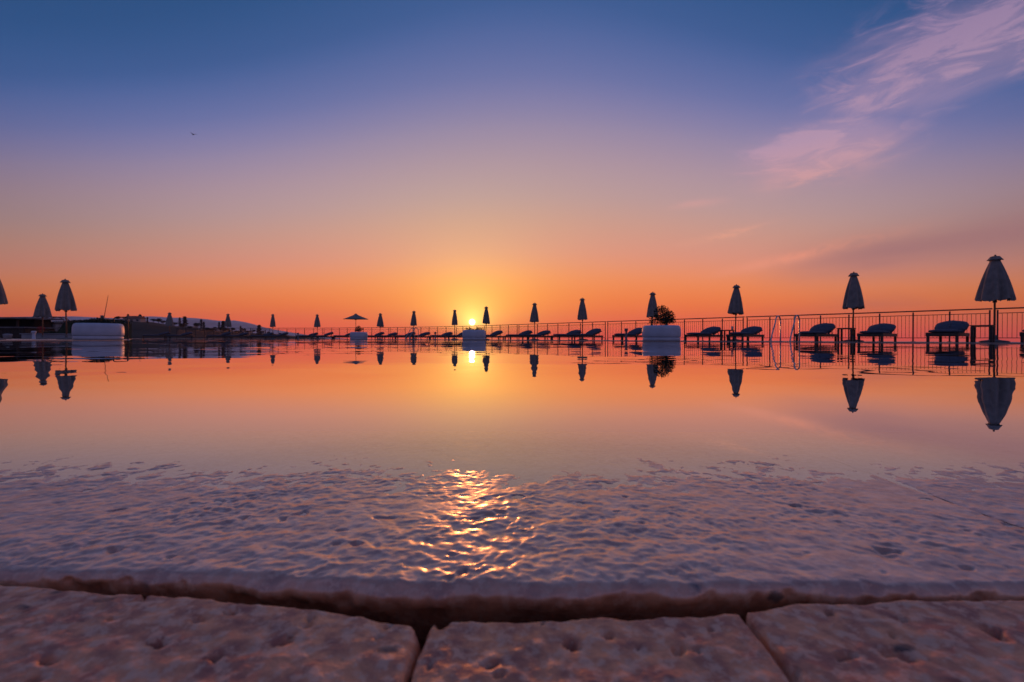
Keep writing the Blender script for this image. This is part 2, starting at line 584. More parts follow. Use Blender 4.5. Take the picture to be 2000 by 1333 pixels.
# deck: a ring from the pool rim outwards, the edge dropping to the slope below
outer = [(34.0, 0.20), (26.0, 8.1), (17.0, 16.6), (8.6, 26.2), (0.4, 36.4), (-5.4, 42.5), (-11.8, 45.6), (-18.6, 48.4), (-26.0, 50.0), (-34.0, 50.2),
         (-44.0, 50.2), (-62.0, 49.0), (-62.0, 30.0), (-62.0, 17.0), (-62.0, 8.0), (-62.0, 0.20)]
DECK = 0.016
m = MB()
vs = [(x, y, DECK) for x, y in pool] + [(x, y, DECK) for x, y in outer]
fs = [(n_ + k, n_ + k + 1, k + 1, k) for k in range(n_ - 1)]
m.add(vs, fs)
vs = [(x, y, DECK) for x, y in outer] + [(x, y, SEA_Z - 0.5) for x, y in outer]
m.add(vs, [(k + 1, k, n_ + k, n_ + k + 1) for k in range(n_ - 1)])
vs = [(x, y, DECK) for x, y in pool] + [(x, y, -0.05) for x, y in pool]
m.add(vs, [(k, k + 1, n_ + k + 1, n_ + k) for k in range(n_ - 1)])
tag(m.build('deck', MATS['deck_stone']), kind='structure')

# pale rim stones along the far pool edge
def edge_pt(s):
    """Point at arc length s along the pool outline from its right near corner."""
    for k in range(n_ - 1):
        a, b = Vector(pool[k]), Vector(pool[k + 1])
        L = (b - a).length
        if s <= L:
            return a + (b - a) * (s / L), (b - a) / L
        s -= L
    return Vector(pool[-1]), Vector((0, -1))


rim = tag(empty('pool_rim'), kind='structure')
rim_mesh = MB().box((0, 0, 0), (0.985, 0.30, 0.04)).mesh('rim_stone', MATS['deck_stone'])
for k in range(92):
    p, t = edge_pt(0.5 + k)
    nrm = Vector((t.y, -t.x))
    o = link('rim_stone', rim_mesh, rim)
    q = p + nrm * 0.12
    o.location = (q.x, q.y, 0.003 + rnd.uniform(-0.0015, 0.0015))
    o.rotation_euler = (0, 0, atan2(t.y, t.x))

# ------------------------------------------------------------------ near pool edge: rough coping slabs and pavers
def fbm(x, y, z, s, o=4):
    return noise.fractal(Vector((x * s, y * s, z)), 0.85, 2.05, o)


def slab_front(x):
    pts = [(-1.2, 0.1740), (-0.197, 0.1725), (-0.108, 0.1690), (-0.024, 0.1618), (0.073, 0.1622), (0.184, 0.1628), (1.2, 0.166)]
    for (a, ya), (b, yb) in zip(pts, pts[1:]):
        if x <= b:
            t = max(0.0, min(1.0, (x - a) / (b - a)))
            t = t * t * (3 - 2 * t)
            return ya + (yb - ya) * t
    return pts[-1][1]


SLAB_BACK = 0.455


def slab(x0, x1, step, seed):
    nu = int((x1 - x0) / step) + 1
    R = 0.0045
    rows = [(0.030, -0.055), (0.016, -0.03), (0.0065, -0.015), (0.0022, -0.009), (0.0006, -0.0062)]
    rows += [(R - R * cos(a), -R + R * sin(a)) for a in (0.2, 0.5, 0.8, 1.1, 1.35)]
    depth = SLAB_BACK - 0.166
    nv_top = int((depth - R) / step)
    rows += [(R + (depth - R) * j / nv_top, 0.0) for j in range(0, nv_top + 1)]

    def fn(i, j):
        x = x0 + (x1 - x0) * i / (nu - 1)
        s, dz_ = rows[j]
        yf = slab_front(x)
        y = yf + s * (SLAB_BACK - yf) / depth
        wx = x + 0.004 * fbm(x, y, seed + 11, 40, 2); wy = y * 1.1 + 0.004 * fbm(x, y, seed + 12, 40, 2)
        n1 = 0.75 - 1.5 * abs(fbm(wx, wy, seed, 130, 3))
        n2 = fbm(x + 9, y, seed, 9, 2)
        n3 = fbm(x, y, seed + 4, 380, 2)
        n4 = fbm(wx + 3, wy, seed + 2, 92, 3)
        patch = max(0.25, 0.85 + 0.75 * fbm(x, y, seed + 20, 14, 2))
        top = 0.0018 - 0.0165 * min(max(0.0, y - 0.17), 0.085) - 0.0105 * max(0.0, y - 0.255)
        rough = (0.00034 * n1 + 0.00012 * n3 + 0.00050 * n4) * patch + 0.00022 * n2 + 0.00020 * fbm(x, y, seed + 30, 34, 2)
        pit = max(0.0, fbm(x + 5, y * 1.3, seed + 7, 75, 2) - 0.60) * 0.005
        ez = min(1.0, min(x - x0, x1 - x) / 0.004)
        edge_drop = (1 - ez) ** 2 * 0.0004
        if s < 0.02:
            w = s / 0.02
            chip = 0.0020 * fbm(x, dz_ * 2, seed + 1, 70, 4) + 0.0018 * fbm(x, dz_, seed + 3, 16, 2) + 0.010 * max(0.0, fbm(x, dz_ * 3, seed + 8, 60, 2) - 0.45)
            y += chip * (1 - w)
        if j < 10:
            z = top + dz_ + (rough - pit * 0.6) * (0.4 + 0.6 * s / R)
        else:
            z = top + rough - pit
        return (x, y, z - edge_drop)
    return MB().grid(nu, len(rows), fn)


coping = tag(empty('pool_coping'), kind='structure')
slab(-0.470, 0.2425, 0.0009, 1.3).build('coping_slab', MATS['wet_travertine'], coping)
slab(0.2427, 0.640, 0.0011, 8.9).build('coping_slab', MATS['wet_travertine'], coping)
slab(-0.900, -0.473, 0.003, 4.2).build('coping_slab', MATS['wet_travertine'], coping)
slab(-1.40, -0.903, 0.005, 6.6).build('coping_slab', MATS['wet_travertine'], coping)
slab(0.643, 1.20, 0.005, 2.6).build('coping_slab', MATS['wet_travertine'], coping)
# grout under the slab joints and the overflow gutter in front of them
m = MB()
m.add([(-1.4, 0.19, -0.0035), (1.2, 0.19, -0.0035), (1.2, SLAB_BACK, -0.009), (-1.4, SLAB_BACK, -0.009)], [(0, 1, 2, 3)])
m.add([(-1.4, 0.05, -0.045), (1.2, 0.05, -0.045), (1.2, 0.30, -0.045), (-1.4, 0.30, -0.045)], [(0, 1, 2, 3)])
tag(m.build('overflow_gutter', MATS['gutter']), kind='structure')

pave = tag(empty('terrace_pavement'), kind='structure')


def paver(x0, x1, yfun, depth, step, seed, tilt=(0.0, 0.0)):
    nu = int((x1 - x0) / step) + 1
    nv = int(depth / step) + 1
    R = 0.0019

    def fn(i, j):
        # skirt rows all round: first and last row / column drop down
        iu = min(max(i - 1, 0), nu - 1); jv = min(max(j - 1, 0), nv - 1)
        x = x0 + (x1 - x0) * iu / (nu - 1)
        yb = yfun(x)
        y = yb - depth * jv / (nv - 1)
        e1 = min(x - x0, x1 - x) + 0.0008
        e2 = min(yb - y, depth - (yb - y)) + 0.0008
        rr = R * (1 + 0.9 * fbm(x, y, seed, 30, 2))
        cx, cy = max(0.0, rr * 1.6 - e1), max(0.0, rr - e2)
        k = sqrt(cx * cx + cy * cy) / max(rr, 1e-4)
        drop = 0.0022 * min(1.6, k * k)
        n1 = fbm(x, y, seed, 70, 4); n2 = fbm(x, y, seed + 2, 12, 2); n3 = fbm(x, y, seed + 3, 210, 3)
        pit = max(0.0, fbm(x + 5, y * 1.2, seed + 6, 115, 2) - 0.55) * 0.018
        z = 0.0006 + 0.00050 * n1 + 0.0006 * n2 + 0.00036 * n3 - pit - drop
        z += tilt[0] * (x - (x0 + x1) / 2) + tilt[1] * (y - yb + depth / 2)
        # pull the corners in so they read as worn
        if cx > 0 and cy > 0:
            q = min(1.0, (cx * cy) / (rr * rr * 1.6))
            y -= 0.006 * q * (1 if yb - y < depth / 2 else -1)
            x += 0.004 * q * (1 if x - x0 < x1 - x else -1)
        y += 0.0012 * fbm(x, 0.3, seed + 9, 60, 3) if yb - y < 0.012 else 0.0
        if i == 0 or j == 0 or i == nu + 1 or j == nv + 1:
            z = -0.043
        return (x, y, z)
    mb = MB().grid(nu + 2, nv + 2, fn)
    mb.f = [tuple(reversed(f)) for f in mb.f]
    return mb


def curve(pts):
    def fn(x):
        if x <= pts[0][0]:
            return pts[0][1]
        for (a, ya), (b, yb) in zip(pts, pts[1:]):
            if x <= b:
                t = (x - a) / (b - a)
                return ya + (yb - ya) * t
        return pts[-1][1]
    return fn


paver(-0.2000, -0.0278, curve([(-0.2, 0.1690), (-0.15, 0.1625), (-0.0735, 0.1535), (-0.045, 0.1472), (-0.0285, 0.1430)]), 0.100, 0.0010, 3.1).build('paver', MATS['paver_stone'], pave)
paver(-0.0262, 0.0748, curve([(-0.0262, 0.1452), (0.03, 0.1466), (0.0748, 0.1492)]), 0.098, 0.0010, 7.7).build('paver', MATS['paver_stone'], pave)
paver(0.0764, 0.2300, curve([(0.0775, 0.1510), (0.097, 0.1552), (0.14, 0.1568), (0.23, 0.1575)]), 0.102, 0.0011, 12.4).build('paver', MATS['paver_stone'], pave)
paver(-0.3600, -0.2030, curve([(-0.36, 0.170), (-0.203, 0.1692)]), 0.100, 0.004, 16.4).build('paver', MATS['paver_stone'], pave)
paver(0.2330, 0.3900, curve([(0.233, 0.1575), (0.39, 0.159)]), 0.100, 0.004, 19.2).build('paver', MATS['paver_stone'], pave)
for k, me in enumerate([paver(-0.049, 0.049, curve([(-0.05, 0.049), (0.05, 0.049)]), 0.098, 0.0055, 22.0 + q).mesh('paver', MATS['paver_stone']) for q in range(3)]):
    if k == 0:
        alts = []
    alts.append(me)
for r in range(5):
    for c in range(-9, 10):
        o = link('paver', alts[(c + r * 2) % 3], pave)
        o.location = (c * 0.101 + (0.05 if r % 2 else 0.0), -0.006 - r * 0.101, rnd.uniform(-0.001, 0.0005))
        o.rotation_euler = (0, 0, rnd.choice((0, pi / 2, pi)) + rnd.uniform(-0.01, 0.01))
m = MB()
m.add([(-62.0, -40, -0.012), (34.0, -40, -0.012), (34.0, -0.55, -0.012), (-62.0, -0.55, -0.012)], [(0, 1, 2, 3)])
m.add([(-62.0, -0.55, -0.012), (-1.0, -0.55, -0.012), (-1.0, 0.21, -0.012), (-62.0, 0.21, -0.012)], [(0, 1, 2, 3)])
m.add([(1.0, -0.55, -0.012), (34.0, -0.55, -0.012), (34.0, 0.21, -0.012), (1.0, 0.21, -0.012)], [(0, 1, 2, 3)])
tag(m.build('terrace', MATS['deck_stone']), kind='structure')

# ------------------------------------------------------------------ far land: mountain, hillside
def interp(pts, x):
    if x <= pts[0][0]:
        return pts[0][1]
    for (a, ya), (b, yb) in zip(pts, pts[1:]):
        if x <= b:
            t = (x - a) / (b - a)
            return ya + (yb - ya) * t
    return pts[-1][1]


MT = [(-700, 655), (-400, 640), (-100, 622), (60, 618), (140, 617), (215, 620), (250, 621), (290, 616.5), (330, 619), (372, 619.5), (402, 622.5), (432, 626), (458, 624.5),
      (484, 629), (522, 640), (560, 647.5), (610, 655), (680, 662), (760, 670), (900, 690)]


def mountain(i, j):
    px = -700 + 1600 * i / 159
    v = j / 15
    depth = 1750 + 650 * v
    top = (661 - interp(MT, px)) / F * 2300 + EYE
    k = max(0.0, 1 - abs(v - 0.85) / 0.85) ** 0.8 if v < 0.85 else 1 - 0.6 * (v - 0.85) / 0.15
    z = SEA_Z - 2 + (top - SEA_Z + 2) * k
    p = at(px, depth)
    z += 6 * noise.fractal(Vector((p.x, p.y, 0)) * 0.006, 1.0, 2.0, 4) * (0.3 if 0.7 < v else 1.0)
    return (p.x, p.y, z)


tag(MB().grid(160, 16, mountain).build('mountain', MATS['mountain_rock']), kind='structure')

HT = [(-900, 648), (-300, 640), (0, 634), (150, 628), (245, 625.5), (300, 631), (340, 637.5), (372, 641), (430, 646), (480, 649.5), (530, 652.5), (575, 656.5), (625, 660.5), (700, 668), (820, 690)]
HD = 300.0


def hill_z(px, v):
    top = (661 - interp(HT, px)) / F * HD + EYE
    k = 1 - (1 - min(1, v / 0.7)) ** 1.6 if v < 0.7 else 1 - 0.25 * ((v - 0.7) / 0.3)
    return SEA_Z * 0.55 + (top - SEA_Z * 0.55) * k


def hillside(i, j):
    px = -900 + 1720 * i / 119
    v = j / 19
    depth = HD * (0.42 + 0.83 * v)
    p = at(px, depth)
    z = hill_z(px, v) + 0.5 * noise.fractal(Vector((p.x, p.y, 5)) * 0.05, 1.0, 2.0, 4)
    return (p.x, p.y, z)


tag(MB().grid(120, 20, hillside).build('hillside', MATS['hill_scrub']), kind='structure')


# ------------------------------------------------------------------ parasols
def parasol_mesh(seed, width, folds=8):
    r_ = random.Random(seed)
    top, bot = 2.33, 1.20
    ph = [r_.uniform(-0.12, 0.12) for _ in range(folds)]
    fold_d = [r_.uniform(0.16, 0.42) for _ in range(folds)]
    hem = [r_.uniform(-0.035, 0.03) for _ in range(folds)]
    rad = [r_.uniform(0.9, 1.08) for _ in range(folds)]
    nu, nv = folds * 10, 18

    def fn(i, j):
        v = j / (nv - 1)
        k = i // 10; f = (i % 10) / 10
        k2 = (k + 1) % folds
        th = 2 * pi * (i / nu) + (ph[k] * (1 - f) + ph[k2] * f) * v
        R = 0.075 + (width - 0.075) * (v ** 0.92) + 0.02 * sin(pi * v)
        rr = R * (1 + ((rad[k] * (1 - f) + rad[k2] * f) - 1) * v)
        dip = sin(pi * f)
        pleat = 1 - fold_d[k] * dip * (0.35 + 0.65 * v) + 0.06 * sin(3 * pi * f) * v
        z = top + (bot - top) * v
        z += (hem[k] * (1 - f) + hem[k2] * f) * v ** 3 - 0.05 * dip * v ** 6 + 0.012 * sin(7 * pi * f) * v ** 8
        return (rr * pleat * cos(th), rr * pleat * sin(th), z)
    mb = MB().grid(nu, nv, fn, close_u=True)
    return mb.mesh('canopy', MATS['canopy_fabric'])


def parasol_cap():
    n = 8
    vs, fs = [], []
    prof = [(0.155, 2.27), (0.165, 2.285), (0.11, 2.36), (0.095, 2.385), (0.02, 2.40)]
    for j, (r, z) in enumerate(prof):
        for i in range(n * 4):
            f = (i % 4) / 4
            s = 1 - 0.10 * sin(pi * f) * (1 if j < 2 else 0.3)
            zz = z + (0.014 * sin(pi * f) if j < 2 else 0)
            th = 2 * pi * i / (n * 4)
            vs.append((r * s * cos(th), r * s * sin(th), zz))
    for j in range(len(prof) - 1):
        for i in range(n * 4):
            i2 = (i + 1) % (n * 4)
            fs.append((j * n * 4 + i, j * n * 4 + i2, (j + 1) * n * 4 + i2, (j + 1) * n * 4 + i))
    return MB().add(vs, fs).mesh('vent_cap', MATS['canopy_fabric'])


def tie_strap(width):
    return None


pole_mesh = MB().tube([(0, 0, 0.04), (0, 0, 1.3), (0, 0, 2.36)], [0.025, 0.024, 0.021], 10).mesh('pole', MATS['pole_wood'])
finial_mesh = MB().lathe([(0.001, 2.44), (0.018, 2.432), (0.024, 2.415), (0.016, 2.40), (0.02, 2.392)], 12).mesh('finial', MATS['pole_wood'])
pbase_mesh = MB().lathe([(0.30, 0.0), (0.30, 0.025), (0.27, 0.045), (0.10, 0.075), (0.045, 0.085), (0.045, 0.20), (0.03, 0.21)], 28).mesh('base', MATS['base_concrete'])
collar_mesh = MB().lathe([(0.027, 1.10), (0.045, 1.11), (0.045, 1.17), (0.027, 1.18)], 14).mesh('runner', MATS['pole_wood'])
cap_mesh = parasol_cap()
canopies = {}


def closed_parasol(px, depth, width, tilt, label, hscale=1.0, seed=0, lean_y=0.0):
    root = empty('closed_parasol', at(px, depth, DECK))
    tag(root, label, 'parasol', 'closed parasols standing round the pool')
    root.rotation_euler = (radians(lean_y), radians(tilt * 1.6 + rnd.uniform(-0.5, 0.5)), rnd.uniform(0, 0.7))
    root.scale = (1, 1, hscale)
    key = (seed, width)
    if key not in canopies:
        canopies[key] = parasol_mesh(seed, width)
    link('base', pbase_mesh, root); link('pole', pole_mesh, root); link('runner', collar_mesh, root)
    c = link('canopy', canopies[key], root)
    link('vent_cap', cap_mesh, c); link('finial', finial_mesh, root)
    return root


UMB = [
    (1942, 12.6, 0.40, 0.0, 'largest closed parasol, nearest the right edge of the view by the dark table', 0.985, 11),
    (1666, 15.8, 0.345, 0.6, 'closed parasol with ragged hem, second from the right, beside the pool ladder', 0.985, 12),
    (1436, 19.5, 0.315, 0.7, 'closed parasol, third from the right, just right of the white planter with the tall bush', 0.985, 13),
    (1273, 23.0, 0.30, 0.5, 'closed parasol partly hidden behind the bush of the right white planter', 1.0, 14),
    (1138, 26.0, 0.30, -0.6, 'closed parasol between two loungers, first left of the white planter with the tall bush', 0.985, 15),
    (1044, 29.6, 0.30, -0.2, 'closed parasol, second to the right of the setting sun', 0.985, 14),
    (949, 33.0, 0.27, 0.2, 'closed parasol immediately right of the setting sun', 0.985, 13),
    (888, 36.4, 0.26, 0.2, 'closed parasol immediately left of the setting sun', 0.975, 15),
    (808, 38.0, 0.27, 0.0, 'closed parasol in front of the far pool ladder, second left of the sun', 0.975, 14),
    (742, 41.3, 0.31, 0.9, 'closed parasol just right of the open parasol on the far deck', 0.965, 13),
    (620, 43.5, 0.31, -0.2, 'closed parasol on the far deck, first left of the open parasol', 0.97, 15),
    (533, 43.5, 0.27, 0.2, 'closed parasol on the far deck where the railing meets the mountain foot', 0.97, 14),
    (445, 43.0, 0.31, 0.4, 'closed parasol on the far deck in front of the mountain, second from the left there', 0.97, 13),
    (331, 41.2, 0.33, 0.4, 'closed parasol on the far deck in front of the mountain, leftmost there', 0.975, 15),
    (130, 18.5, 0.36, -0.4, 'large closed parasol just left of the wide white planter on the left', 1.0, 16),
    (83, 24.0, 0.38, 0.4, 'closed parasol in front of the arched frame near the left edge', 0.975, 17),
    (-15, 14.6, 0.37, 0.0, 'closed parasol cut off by the left edge of the picture', 0.975, 16),
    (200, 38.0, 0.30, 0.0, 'closed parasol showing only its tip behind the left planter plants', 0.80, 15),
]
for (px, dp, w, tl, lab, hs, sd) in UMB:
    closed_parasol(px, dp, w, tl, lab, hs, sd)

# open parasol
op = empty('open_parasol', at(695, 43.4, DECK))
tag(op, 'open parasol with flat wide canopy on the far deck behind a planter', 'parasol')
link('base', pbase_mesh, op); link('pole', pole_mesh, op)
mb = MB()


def open_fn(i, j):
    v = j / 8
    k = (i % 8) / 8
    th = 2 * pi * i / 64
    sag = sin(pi * k)
    r = 0.08 + 1.10 * v
    r *= 1 - 0.045 * sag * v
    return (r * cos(th), r * sin(th), 2.33 - 0.50 * v - 0.035 * sag * sin(pi * v) + 0.05 * v * v)


mb.grid(64, 9, open_fn, close_u=True)
oc = mb.build('canopy', MATS['canopy_fabric'], op)
link('vent_cap', cap_mesh, oc); link('finial', finial_mesh, op)
for k in range(8):
    th = 2 * pi * k / 8
    mb = MB()
    mb.tube([(0.04 * cos(th), 0.04 * sin(th), 2.29), (1.17 * cos(th), 1.17 * sin(th), 1.865)], 0.011, 6)
    rb = mb.build('rib', MATS['pole_wood'], op)
    mb = MB().tube([(0.04 * cos(th), 0.04 * sin(th), 1.80), (0.62 * cos(th), 0.62 * sin(th), 2.06)], 0.009, 6)
    mb.build('strut', MATS['pole_wood'], rb)

# ------------------------------------------------------------------ loungers
def rounded_pad(x0, x1, w, t, rc, M=None, seed=0, puff=0.02, e=0.42):
    """A mattress with rounded plan corners and a soft edge."""
    nu, nr = 48, 6
    cx, cy = (x0 + x1) / 2, 0.0
    hx, hy = (x1 - x0) / 2, w / 2
    outline = []
    for k in range(nu):
        th = 2 * pi * k / nu + pi / nu
        c, s = cos(th), sin(th)
        outline.append((hx * math.copysign(abs(c) ** e, c), hy * math.copysign(abs(s) ** e, s)))
    prof = [(0.0, t + puff), (0.5, t + puff * 0.8), (0.82, t * 1.0), (0.94, t * 0.86), (1.0, t * 0.5), (0.94, t * 0.12), (0.82, 0.0), (0.0, 0.0)]

    def fn(i, j):
        s, z = prof[j]
        x, y = outline[i]
        dd = 1 - s
        xx = x - math.copysign(min(abs(x), dd * rc * 3.2), x) if s > 0 else 0
        yy = y - math.copysign(min(abs(y), dd * rc * 3.2), y) if s > 0 else 0
        p = Vector((xx, yy, z))
        p.z += 0.006 * noise.noise(Vector((xx * 4 + seed, yy * 4, z)))
        p = Vector((p.x + cx, p.y + cy, p.z))
        return tuple(M @ p) if M else tuple(p)
    return MB().grid(nu, len(prof), fn, close_u=True)


LL, LWD = 1.95, 0.66
FR_T, FR_B = 0.265, 0.165
HINGE = 0.23


def make_lounger(angle, seed):
    root = empty('sun_lounger')
    mb = MB()
    for s in (-1, 1):
        mb.box((0, s * (LWD / 2 - 0.025), (FR_T + FR_B) / 2), (LL, 0.045, FR_T - FR_B))
    for x in (-LL / 2 + 0.03, HINGE, LL / 2 - 0.03):
        mb.box((x, 0, (FR_T + FR_B) / 2 - 0.005), (0.06, LWD - 0.10, FR_T - FR_B - 0.02))
    fr = mb.build('frame', MATS['lounger_wood'], root)
    slat = MB().box((0, 0, 0), (0.07, LWD - 0.10, 0.018)).mesh('slat', MATS['lounger_wood'])
    for k in range(10):
        o = link('slat', slat, fr); o.location = (-LL / 2 + 0.12 + k * 0.105, 0, FR_T - 0.012)
    leg = MB().box((0, 0, FR_B / 2), (0.072, 0.06, FR_B + 0.004)).mesh('leg', MATS['lounger_wood'])
    for x in (-LL / 2 + 0.055, LL / 2 - 0.055):
        for s in (-1, 1):
            o = link('leg', leg, root); o.location = (x, s * (LWD / 2 - 0.045), 0)
    a = radians(angle)
    B = Matrix.Translation((HINGE, 0, FR_T - 0.01)) @ Matrix.Rotation(-a, 4, 'Y')
    mb = MB()
    R3 = Matrix.Rotation(-a, 3, 'Y')
    for s in (-1, 1):
        mb.box(B @ Vector((0.36, s * 0.27, 0.0)), (0.74, 0.035, 0.03), R3)
    for k in range(7):
        mb.box(B @ Vector((0.06 + k * 0.105, 0, 0.022)), (0.065, 0.56, 0.014), R3)
    top = B @ Vector((0.50, 0, -0.01))
    for s in (-1, 1):
        mb.tube([(top.x, s * 0.22, top.z), (top.x + 0.10, s * 0.22, FR_B + 0.02)], 0.013, 6)
    bk = mb.build('backrest', MATS['lounger_wood'], root)
    rounded_pad(-LL / 2 + 0.01, HINGE + 0.05, LWD - 0.02, 0.070, 0.08, None, seed).build('mattress', MATS['cushion_fabric'], root, (0, 0, FR_T + 0.001))
    rounded_pad(-0.12, 0.80, LWD + 0.05, 0.13, 0.10, B @ Matrix.Translation((0, 0, 0.032)), seed + 3, 0.055, 0.72).build('back_cushion', MATS['cushion_fabric'], root)
    return root


l_protos = [make_lounger(17, 1), make_lounger(15, 5), make_lounger(20, 9)]
l_used = [False] * 3
THETA = radians(38)


def lounger(px, depth, label, which=0, rot=0.0):
    if l_used[which]:
        o = copy_tree(l_protos[which])
    else:
        o = l_protos[which]; l_used[which] = True
    o.location = at(px, depth, DECK)
    o.rotation_euler = (0, 0, THETA + radians(rot + rnd.uniform(-3.0, 3.0)))
    tag(o, label, 'sun lounger', 'sun loungers set out along the deck')
    return o


LOUNGERS = [
    (1852, 12.85, 'blue grey cushioned lounger just left of the rightmost parasol, its back behind the dark table', 0, 1.0),
    (2040, 11.75, 'cushioned lounger cut off by the right edge of the picture', 1, 0.0),
    (1595, 16.05, 'cushioned lounger directly right of the pool ladder', 2, 0.0),
    (1714, 14.75, 'cushioned lounger right of the parasol with ragged hem, second pair from the right', 1, 0.0),
    (1375, 19.8, 'cushioned lounger directly right of the white planter with the tall bush', 0, 1.0),
    (1456, 18.5, 'cushioned lounger directly left of the pool ladder', 1, 0.0),
    (1230, 23.4, 'cushioned lounger with its head hidden by the white planter with the tall bush', 2, 0.0),
    (1108, 26.6, 'cushioned lounger left of the parasol next to the right white planter', 1, 1.0),
    (1147, 25.4, 'cushioned lounger right of the parasol next to the right white planter', 2, 0.0),
    (1014, 29.9, 'cushioned lounger left of the second parasol right of the sun', 0, 0.0),
    (1049, 28.7, 'cushioned lounger right of the second parasol right of the sun', 1, 0.0),
    (958, 32.4, 'cushioned lounger half hidden behind the planter under the sun, on its right', 2, 0.0),
    (862, 36.8, 'cushioned lounger left of the parasol immediately left of the sun', 1, 0.0),
    (893, 35.6, 'cushioned lounger running behind the planter under the sun, on its left', 0, 0.0),
    (790, 38.6, 'cushioned lounger left of the parasol by the far pool ladder', 0, 0.0),
    (818, 37.4, 'cushioned lounger right of the parasol by the far pool ladder', 1, 0.0),
    (730, 41.7, 'cushioned lounger at the right side of the small planter under the open parasol', 2, 0.0),
    (755, 40.6, 'cushioned lounger right of the first closed parasol right of the open one', 1, 0.0),
    (672, 42.6, 'cushioned lounger at the left side of the small planter under the open parasol', 0, 0.0),
    (600, 43.2, 'cushioned lounger left of the first closed parasol left of the open one', 1, 0.0),
    (630, 42.6, 'cushioned lounger right of the first closed parasol left of the open one', 2, 0.0),
    (541, 42.9, 'cushioned lounger right of the parasol at the mountain foot', 0, 0.0),
    (512, 43.2, 'cushioned lounger left of the parasol at the mountain foot', 1, 0.0),
    (428, 42.4, 'cushioned lounger left of the second far parasol before the mountain', 2, 0.0),
    (462, 42.2, 'cushioned lounger right of the second far parasol before the mountain', 1, 0.0),
    (306, 40.8, 'cushioned lounger left of the leftmost far parasol before the mountain', 0, 0.0),
    (350, 40.6, 'cushioned lounger right of the leftmost far parasol before the mountain', 1, 0.0),
]
for a in LOUNGERS:
    lounger(*a)


# ------------------------------------------------------------------ side tables
def make_table():
    root = empty('side_table')
    mb = MB()
    for k in range(5):
        mb.box(((k - 2) * 0.087, 0, 0.447), (0.080, 0.43, 0.026))
    tp = MB().box((0, 0, 0.425), (0.40, 0.40, 0.018)).build('table_top', MATS['table_wood'], root)
    pl = MB().box((0, 0, 0.447), (0.080, 0.44, 0.026)).mesh('plank', MATS['table_wood'])
    for k in range(5):
        o = link('plank', pl, tp); o.location = ((k - 2) * 0.088, 0, 0)
    leg = MB().box((0, 0, 0.207), (0.055, 0.055, 0.414)).mesh('leg', MATS['table_wood'])
    for sx in (-1, 1):
        for sy in (-1, 1):
            o = link('leg', leg, root); o.location = (sx * 0.18, sy * 0.18, 0)
    return root


t0 = make_table()
TABLES = [
    (1919, 12.2, 'dark wooden side table beside the rightmost parasol'),
    (1653, 15.5, 'dark wooden side table at the foot of the parasol with ragged hem'),
    (1420, 19.2, 'dark wooden side table between the two loungers left of the pool ladder'),
    (327, 40.2, 'dark side table under the leftmost far parasol before the mountain'),
]
for k, (px, dp, lab) in enumerate(TABLES):
    o = t0 if k == 0 else copy_tree(t0)
    o.location = at(px, dp, DECK); o.rotation_euler = (0, 0, THETA + 0.03 * k)
    tag(o, lab, 'table', 'side tables between the loungers')

# standing ashtray bins and a cup
def make_bin():
    root = empty('standing_ashtray')
    MB().lathe([(0.0, 0.0), (0.10, 0.0), (0.10, 0.02), (0.055, 0.03), (0.05, 0.42), (0.06, 0.44)], 18).build('post', MATS['bin_grey'], root)
    MB().lathe([(0.06, 0.44), (0.085, 0.47), (0.09, 0.56), (0.08, 0.57), (0.07, 0.53), (0.0, 0.52)], 18).build('bowl', MATS['bin_grey'], root)
    return root


b0 = make_bin()
for k, (px, dp, lab) in enumerate([(1223, 21.8, 'slim standing ashtray in front of the lounger left of the right white planter'),
                                   (850, 35.0, 'slim standing ashtray in front of the lounger left of the sun'),
                                   (582, 42.0, 'slim standing ashtray at the foot of a lounger left of the open parasol')]):
    o = b0 if k == 0 else copy_tree(b0)
    o.location = at(px, dp, DECK)
    tag(o, lab, 'ashtray', 'standing ashtrays on the deck')
cup = empty('cup', at(1430, 19.12, DECK + 0.461))
tag(cup, 'small pale cup standing on the side table left of the pool ladder', 'cup')
MB().lathe([(0.0, 0.0), (0.036, 0.0), (0.042, 0.09), (0.046, 0.13), (0.042, 0.128), (0.033, 0.01), (0.0, 0.008)], 16).build('body', MATS['ceramic'], cup)
MB().lathe([(0.0, 0.150), (0.03, 0.148), (0.05, 0.138), (0.049, 0.128), (0.046, 0.13)], 16).build('lid', MATS['ceramic'], cup)

